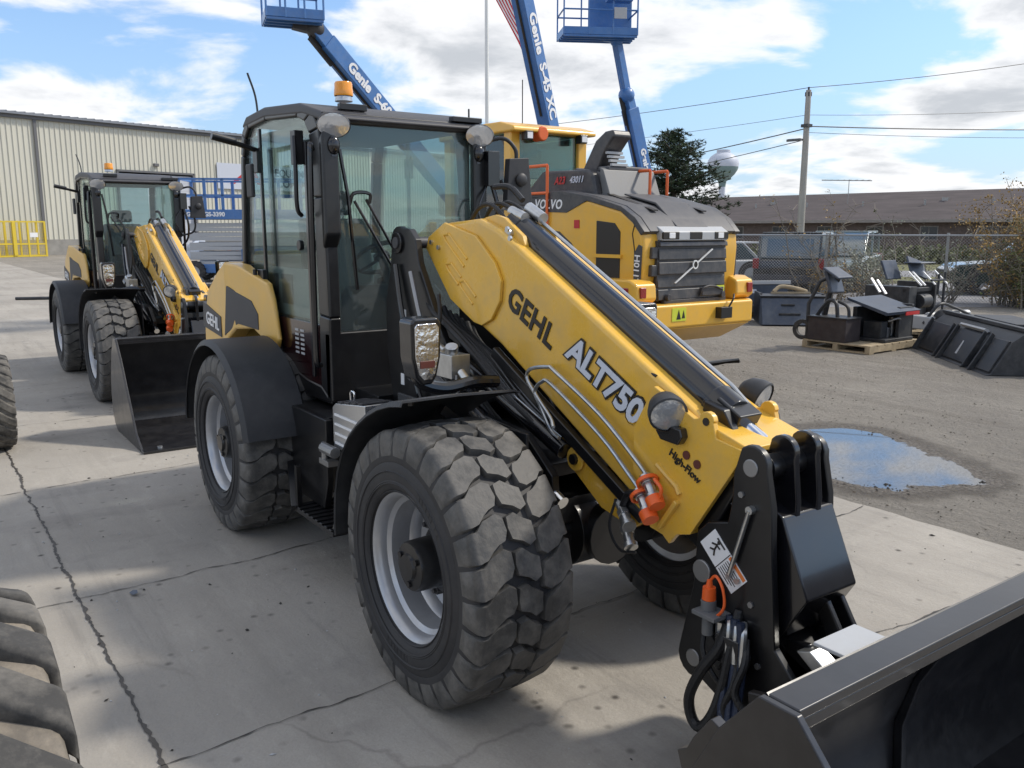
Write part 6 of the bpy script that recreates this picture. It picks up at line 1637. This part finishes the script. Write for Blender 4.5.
def irregular_edge(x0, x1, y, amp, n, seed):
    rnd = random.Random(seed); return [(x0 + (x1 - x0) * i / n, y + rnd.uniform(-amp, amp)) for i in range(n + 1)]
m = MB(); e = irregular_edge(-32, 9, 2.76, .018, 260, 5)
m.add([(x, y, 0.0) for x, y in e] + [(9, -16, 0), (-62, -16, 0), (-62, 2.0, 0), (-34, 2.4, 0)], [list(range(len(e) + 4))])
struct(m.build('concrete_pavement', 'concrete', smooth=0))
def joint_strip(m, p0, p1, w, seed, wob=.012, gap=.0, step=.04):
    rnd = random.Random(seed); a, b = Vector(p0), Vector(p1); d = b - a; L_ = d.length; d.normalize(); nrm = Vector((-d.y, d.x, 0)); n = max(2, int(L_ / step)); o = 0; pts = []
    for i in range(n + 1):
        o = o * .85 + rnd.gauss(0, wob * .5); ww = w * (.35 + 1.1 * rnd.random() ** 1.5); c = a + d * (L_ * i / n) + nrm * o; pts.append((c + nrm * ww, c - nrm * ww))
    k = len(m.v)
    for p, q in pts: m.v += [(p.x, p.y, .004), (q.x, q.y, .004)]
    for i in range(n): m.f.append([k + 2 * i, k + 2 * i + 1, k + 2 * i + 3, k + 2 * i + 2]); m.mi.append(m.m)
m = MB()
joint_strip(m, (-20, -1.86, 0), (6, -1.80, 0), .008, 1, .007, step=.022); joint_strip(m, (-20, -6.4, 0), (8, -6.4, 0), .011, 2)
for i, x in enumerate((3.8, 1.85, -.09, -1.75, -3.95, -6.3, -8.6, -10.8, -13)):
    joint_strip(m, (x + .02, -6.4, 0), (x, -1.85, 0), .004, 20 + i, .008); joint_strip(m, (x, -1.83, 0), (x - .35 if i > 3 else x - .25, 2.74, 0), .0038, 40 + i, .012)
joint_strip(m, (-2.6, 2.74, 0), (-2.3, -.4, 0), .003, 77, .03); joint_strip(m, (.9, 2.72, 0), (.75, .9, 0), .004, 78, .02)
m.build('slab_joints', 'mud', smooth=0)
struct(bpy.data.objects['slab_joints'])
# puddle with muddy rim
pud = [(-2.30, 3.72), (-2.18, 4.02), (-1.98, 4.30), (-1.77, 4.66), (-1.5, 4.72), (-1.2, 4.60), (-.95, 4.46), (-.72, 4.36), (-.45, 4.22), (-.22, 4.02), (-.20, 3.84), (-.30, 3.62), (-.38, 3.40), (-.46, 3.22), (-.62, 3.17), (-.80, 3.12), (-.98, 3.13), (-1.2, 3.2), (-1.55, 3.24), (-1.9, 3.34), (-2.2, 3.5)]
def blob(pts, amp, seed, n=10, scale=1.0):
    rnd = random.Random(seed); cx = sum(p[0] for p in pts) / len(pts); cy = sum(p[1] for p in pts) / len(pts); out = []
    s = spline([(p[0], p[1], 0) for p in pts + [pts[0]]], n)[:-1]
    for p in s: d = Vector((p.x - cx, p.y - cy, 0)); out.append((cx + d.x * (scale + rnd.gauss(0, amp)), cy + d.y * (scale + rnd.gauss(0, amp))))
    return out
from mathutils.geometry import tessellate_polygon
def flat(name, pts, z, mt):
    m = MB(); tri = tessellate_polygon([[Vector((x, y, 0)) for x, y in pts]]); m.add([(x, y, z) for x, y in pts], [list(t_) for t_ in tri]); return struct(m.build(name, mt, smooth=0))
def puddle_sheet():
    poly = [Vector((x, y)) for x, y in blob(pud, 0, 1, 6, 1.0)]
    x0, x1, y0, y1, st = -3.1, .55, 2.79, 5.45, .03; nx, ny = int((x1 - x0) / st), int((y1 - y0) / st)
    def sd(p):
        best = 9; ins = False; n = len(poly)
        for k in range(n):
            a, b = poly[k], poly[(k + 1) % n]; ab = b - a; l2 = ab.length_squared
            t = 0 if l2 < 1e-12 else max(0, min(1, (p - a).dot(ab) / l2)); dd = (p - a - ab * t).length_squared
            if dd < best: best = dd
            if (a.y > p.y) != (b.y > p.y) and p.x < (b.x - a.x) * (p.y - a.y) / (b.y - a.y) + a.x: ins = not ins
        return -math.sqrt(best) if ins else math.sqrt(best)
    vs = [(x0 + st * i_, y0 + st * j_, .002) for i_ in range(nx + 1) for j_ in range(ny + 1)]
    me = bpy.data.meshes.new('puddle'); me.from_pydata(vs, [], [(i_ * (ny + 1) + j_, (i_ + 1) * (ny + 1) + j_, (i_ + 1) * (ny + 1) + j_ + 1, i_ * (ny + 1) + j_ + 1) for i_ in range(nx) for j_ in range(ny)])
    at = me.attributes.new('bank', 'FLOAT', 'POINT')
    for k, v in enumerate(vs): at.data[k].value = sd(Vector((v[0], v[1])))
    o = bpy.data.objects.new('puddle', me); COL.objects.link(o); struct(o)
    m = bpy.data.materials.new('puddle'); m.use_nodes = True; nt = m.node_tree; N = nt.nodes; L = nt.links; b = N['Principled BSDF']; out = N['Material Output']
    A = N.new('ShaderNodeAttribute'); A.attribute_name = 'bank'; tc = N.new('ShaderNodeTexCoord')
    def noise(sc, det, rg):
        n = N.new('ShaderNodeTexNoise'); n.inputs['Scale'].default_value = sc; n.inputs['Detail'].default_value = det; n.inputs['Roughness'].default_value = rg; L.new(tc.outputs['Object'], n.inputs['Vector']); return n.outputs['Fac']
    def mm(op, a, c):
        n = N.new('ShaderNodeMath'); n.operation = op
        for q, v in enumerate((a, c)):
            if isinstance(v, (int, float)): n.inputs[q].default_value = v
            else: L.new(v, n.inputs[q])
        return n.outputs[0]
    def rg_(v, a, c, d=0., e=1.):
        n = N.new('ShaderNodeMapRange'); n.interpolation_type = 'SMOOTHSTEP'
        for q, w_ in zip((1, 2, 3, 4), (a, c, d, e)): n.inputs[q].default_value = w_
        L.new(v, n.inputs[0]); return n.outputs[0]
    d = mm('ADD', A.outputs['Fac'], mm('MULTIPLY', mm('SUBTRACT', noise(4.5, 9, .66), .5), .42))
    soil = noise(40, 8, .75)
    cr = N.new('ShaderNodeValToRGB'); cr.color_ramp.elements[0].color = (.035, .03, .025, 1); cr.color_ramp.elements[1].color = (.22, .19, .155, 1); cr.color_ramp.elements[0].position = .35; cr.color_ramp.elements[1].position = .7; L.new(soil, cr.inputs['Fac'])
    wc = N.new('ShaderNodeMix'); wc.data_type = 'RGBA'; wc.inputs['B'].default_value = (.07, .075, .08, 1); L.new(cr.outputs['Color'], wc.inputs['A']); wet = rg_(d, .01, -.02); L.new(wet, wc.inputs['Factor']); L.new(wc.outputs['Result'], b.inputs['Base Color'])
    L.new(rg_(wet, 0., 1., .62, .015), b.inputs['Roughness']); L.new(rg_(wet, 0., 1., 1.4, 2.1), b.inputs['IOR'])
    bp = N.new('ShaderNodeBump'); bp.inputs['Distance'].default_value = .02; L.new(soil, bp.inputs['Height']); L.new(rg_(wet, 0., .8, .9, 0.), bp.inputs['Strength']); L.new(bp.outputs['Normal'], b.inputs['Normal'])
    tr = N.new('ShaderNodeBsdfTransparent'); mx = N.new('ShaderNodeMixShader'); L.new(mm('MULTIPLY', rg_(d, .34, .04), rg_(soil, .25, .6, .55, 1.)), mx.inputs[0]); L.new(tr.outputs[0], mx.inputs[1]); L.new(b.outputs[0], mx.inputs[2]); L.new(mx.outputs[0], out.inputs['Surface'])
    me.materials.append(m)
puddle_sheet()
# scattered grit, leaves and clods
def scatter(name, n, area, size, mt, seed, label):
    rnd = random.Random(seed); m = MB()
    for k in range(n):
        x, y = area(rnd)
        s = size * (.4 + 1.2 * rnd.random() ** 2); c = Vector((x, y, s * .25)); a = rnd.random() * PI
        ax, ay = Vector((math.cos(a), math.sin(a), 0)) * s * (.6 + rnd.random()), Vector((-math.sin(a), math.cos(a), 0)) * s * .6
        m.add([c + ax, c + ay, c - ax * (.6 + .4 * rnd.random()), c - ay, c + Vector((0, 0, s * .5)), c - Vector((0, 0, s * .3))], [(0, 1, 4), (1, 2, 4), (2, 3, 4), (3, 0, 4), (1, 0, 5), (2, 1, 5), (3, 2, 5), (0, 3, 5)])
    o = m.build(name, mt, smooth=0); tag(o, label, 'debris', kind='stuff')
def rim_area(r):
    while True:
        k = r.randrange(len(pud)); a, b = Vector(pud[k]), Vector(pud[(k + 1) % len(pud)]); p = a.lerp(b, r.random()); p = p + Vector((r.gauss(0, .07), r.gauss(0, .07)))
        if p.x > -1.7 and ((p.x + 1.2) / 1.0) ** 2 + ((p.y - 3.9) / .72) ** 2 > 1: return p.x, p.y
scatter('mud_clods', 110, rim_area, .011, 'debris_dark', 3, 'dark clods and wet leaves round the rim of the puddle')
scatter('grit', 300, lambda r: (r.uniform(-7, 3), r.uniform(-3.5, 2.7)), .010, 'debris_dark', 4, 'fine dark grit and leaf scraps scattered over the concrete')
def lot_area(r):
    while True:
        x, y = r.uniform(-9, 3), 2.8 + abs(r.gauss(0, 2.6))
        if ((x + 1.25) / 1.25) ** 2 + ((y - 3.9) / .9) ** 2 > 1: return x, y
scatter('gravel', 2600, lot_area, .009, 'bark', 6, 'loose stones and dirt on the unpaved lot')
scatter('pale_grit', 260, lambda r: (r.uniform(-5, 2.5), r.uniform(-3, 2.6)), .007, 'light_grey', 9, 'pale specks of gravel on the concrete')
m = MB(); m.add([(0, 0, 0), (.05, .008, .004), (.06, .03, .012), (.02, .035, .014), (-.01, .02, .006)], [(0, 1, 2, 3, 4)]); o = m.build('rag', 'implement_blue', smooth=0); o.location = (-1.68, -1.60, .008); tag(o, 'small dark blue scrap lying on the concrete near the long joint', 'scrap')
t = thing('steel_bar', 'thin dark steel bar lying on the concrete left of the second loader', 'bar', loc=site(-12.4, 22.5)); m = MB(); m.tube([tuple(RT * -.6 + Vector((0, 0, .04))), tuple(RT * 1.7 + FW * .4 + Vector((0, 0, .05)))], .04); m.build('bar', 'implement_black', t)
# street, verge and lots beyond the fence
def band(name, d0, d1, l0, l1, z, mt, sk=0.0):
    p = [site(l0, d0), site(l1, d0 - sk), site(l1, d1 - sk), site(l0, d1)]; m = MB(); m.add([(q.x, q.y, z) for q in p], [(0, 1, 2, 3)]); return struct(m.build(name, mt, smooth=0))
band('side_lot', 20.5, 29.5, 5.5, 60, .000, 'road_asphalt'); band('grass_verge', 29.5, 33.5, 5, 70, .004, 'grass'); band('road', 33.5, 38.5, 0, 80, .008, 'road_asphalt'); band('lawn', 38.5, 62, 0, 90, .002, 'grass')
def hedge(label, lat0, lat1, dist, h, seed, mt):
    rnd = random.Random(seed); m = MB()
    for k in range(int((lat1 - lat0) * 260)):
        c = site(rnd.uniform(lat0, lat1), dist + rnd.gauss(0, .35), abs(rnd.gauss(h * .45, h * .25))); a = Vector((rnd.gauss(0, 1), rnd.gauss(0, 1), rnd.gauss(0, 1))).normalized(); b = a.cross(Vector((rnd.gauss(0, 1), 1, rnd.gauss(0, 1)))).normalized(); s = .12
        m.add([c - a * s, c + b * s, c + a * s, c - b * s], [(0, 1, 2, 3)])
    o = m.build('hedge', mt, smooth=0); tag(o, label, 'hedge')
hedge('low brownish hedge along the far side of the street', 11, 34, 46, .9, 3, 'leaf_olive')

for o in [o for o in bpy.data.objects if o.parent is None and o.type == 'EMPTY' and o not in (loader, ld2)]: split_under(o)
# ---------------------------------------------------------------- light, sky, camera
SUN_AZ, SUN_EL = 68.0, 46.0
w = bpy.data.worlds.new('World'); scene.world = w; w.use_nodes = True; nt = w.node_tree; N = nt.nodes; L = nt.links
bg = N['Background']; bg.inputs['Strength'].default_value = .15
sky = N.new('ShaderNodeTexSky'); sky.sky_type = 'NISHITA'; sky.sun_disc = False; sky.sun_elevation = R(SUN_EL); sky.sun_rotation = R(90 - SUN_AZ); sky.air_density = 1.0; sky.dust_density = .3; sky.ozone_density = 2.5
tc = N.new('ShaderNodeTexCoord'); sp = N.new('ShaderNodeSeparateXYZ'); L.new(tc.outputs['Generated'], sp.inputs[0])
def mth(op, a, b=None, clamp=False):
    n = N.new('ShaderNodeMath'); n.operation = op; n.use_clamp = clamp
    for i, v in enumerate((a, b)):
        if v is None: continue
        if isinstance(v, (int, float)): n.inputs[i].default_value = v
        else: L.new(v, n.inputs[i])
    return n.outputs[0]
zc = mth('ADD', mth('MAXIMUM', sp.outputs[2], 0.0), .16)
cb = N.new('ShaderNodeCombineXYZ'); L.new(mth('DIVIDE', sp.outputs[0], zc), cb.inputs[0]); L.new(mth('DIVIDE', sp.outputs[1], zc), cb.inputs[1])
mp = N.new('ShaderNodeMapping'); mp.inputs['Location'].default_value = (-6.37, -2.27, 0); mp.inputs['Scale'].default_value = (1, 1, 1); mp.inputs['Rotation'].default_value = (0, 0, .55); L.new(cb.outputs[0], mp.inputs['Vector'])
def nz(scale, det, rg, off=(0, 0, 0), sc=(1, 1, 1)):
    m2 = N.new('ShaderNodeMapping'); m2.inputs['Location'].default_value = off; m2.inputs['Scale'].default_value = sc; L.new(mp.outputs['Vector'], m2.inputs['Vector'])
    n = N.new('ShaderNodeTexNoise'); n.inputs['Scale'].default_value = scale; n.inputs['Detail'].default_value = det; n.inputs['Roughness'].default_value = rg; n.inputs['Distortion'].default_value = .25; L.new(m2.outputs['Vector'], n.inputs['Vector']); return n.outputs['Fac']
def mr(v, a, b, c=0., d=1., smooth=True):
    n = N.new('ShaderNodeMapRange'); n.interpolation_type = 'SMOOTHSTEP' if smooth else 'LINEAR'
    for i, q in zip((1, 2, 3, 4), (a, b, c, d)): n.inputs[i].default_value = q
    L.new(v, n.inputs[0]); return n.outputs[0]
big = nz(1.25, 11, .55)
cover = mr(big, .442, .545)
shade = mr(nz(1.9, 9, .6, (.12, .16, 0)), .38, .66)
thick = mr(big, .505, .64)
ramp = N.new('ShaderNodeMix'); ramp.data_type = 'RGBA'; ramp.inputs['A'].default_value = (4.4, 4.4, 4.45, 1); ramp.inputs['B'].default_value = (2.5, 2.6, 2.75, 1)
L.new(mth('MULTIPLY', shade, thick, True), ramp.inputs['Factor'])
hz = N.new('ShaderNodeMix'); hz.data_type = 'RGBA'; hz.inputs['B'].default_value = (1.9, 2.6, 3.8, 1)
L.new(mr(sp.outputs[2], .0, .28, .65, .0), hz.inputs['Factor']); L.new(sky.outputs[0], hz.inputs['A'])
cm = N.new('ShaderNodeMix'); cm.data_type = 'RGBA'; L.new(mth('MULTIPLY', cover, .96), cm.inputs['Factor']); tn = N.new('ShaderNodeMix'); tn.data_type = 'RGBA'; tn.blend_type = 'MULTIPLY'; tn.inputs['Factor'].default_value = 1; tn.inputs['B'].default_value = (.72, .76, .81, 1); L.new(hz.outputs['Result'], tn.inputs['A']); L.new(tn.outputs['Result'], cm.inputs['A']); L.new(ramp.outputs['Result'], cm.inputs['B'])
L.new(cm.outputs['Result'], bg.inputs['Color'])

sl = bpy.data.lights.new('sun', 'SUN'); sl.energy = 2.1; sl.angle = R(4.5); sl.color = (1, .93, .82)
so = bpy.data.objects.new('sun', sl); COL.objects.link(so)
dirv = Vector((math.cos(R(SUN_AZ)) * math.cos(R(SUN_EL)), math.sin(R(SUN_AZ)) * math.cos(R(SUN_EL)), math.sin(R(SUN_EL))))
so.rotation_euler = (-dirv).to_track_quat('-Z', 'Y').to_euler(); so.location = (0, 0, 30)

cam = bpy.data.cameras.new('camera'); co = bpy.data.objects.new('camera', cam); COL.objects.link(co); scene.camera = co
cam.sensor_width = 36; cam.lens = FPX / 1024 * 36; cam.clip_end = 3000; cam.clip_start = .05
co.location = CAM
f = Vector((math.cos(YAW) * math.cos(PITCH), math.sin(YAW) * math.cos(PITCH), -math.sin(PITCH)))
co.rotation_euler = f.to_track_quat('-Z', 'Y').to_euler()
scene.view_settings.view_transform = 'Standard'; scene.view_settings.look = 'None'; scene.view_settings.exposure = .70; scene.view_settings.gamma = 1
scene.cycles.max_bounces = 8; scene.cycles.transparent_max_bounces = 16; scene.cycles.use_denoising = True
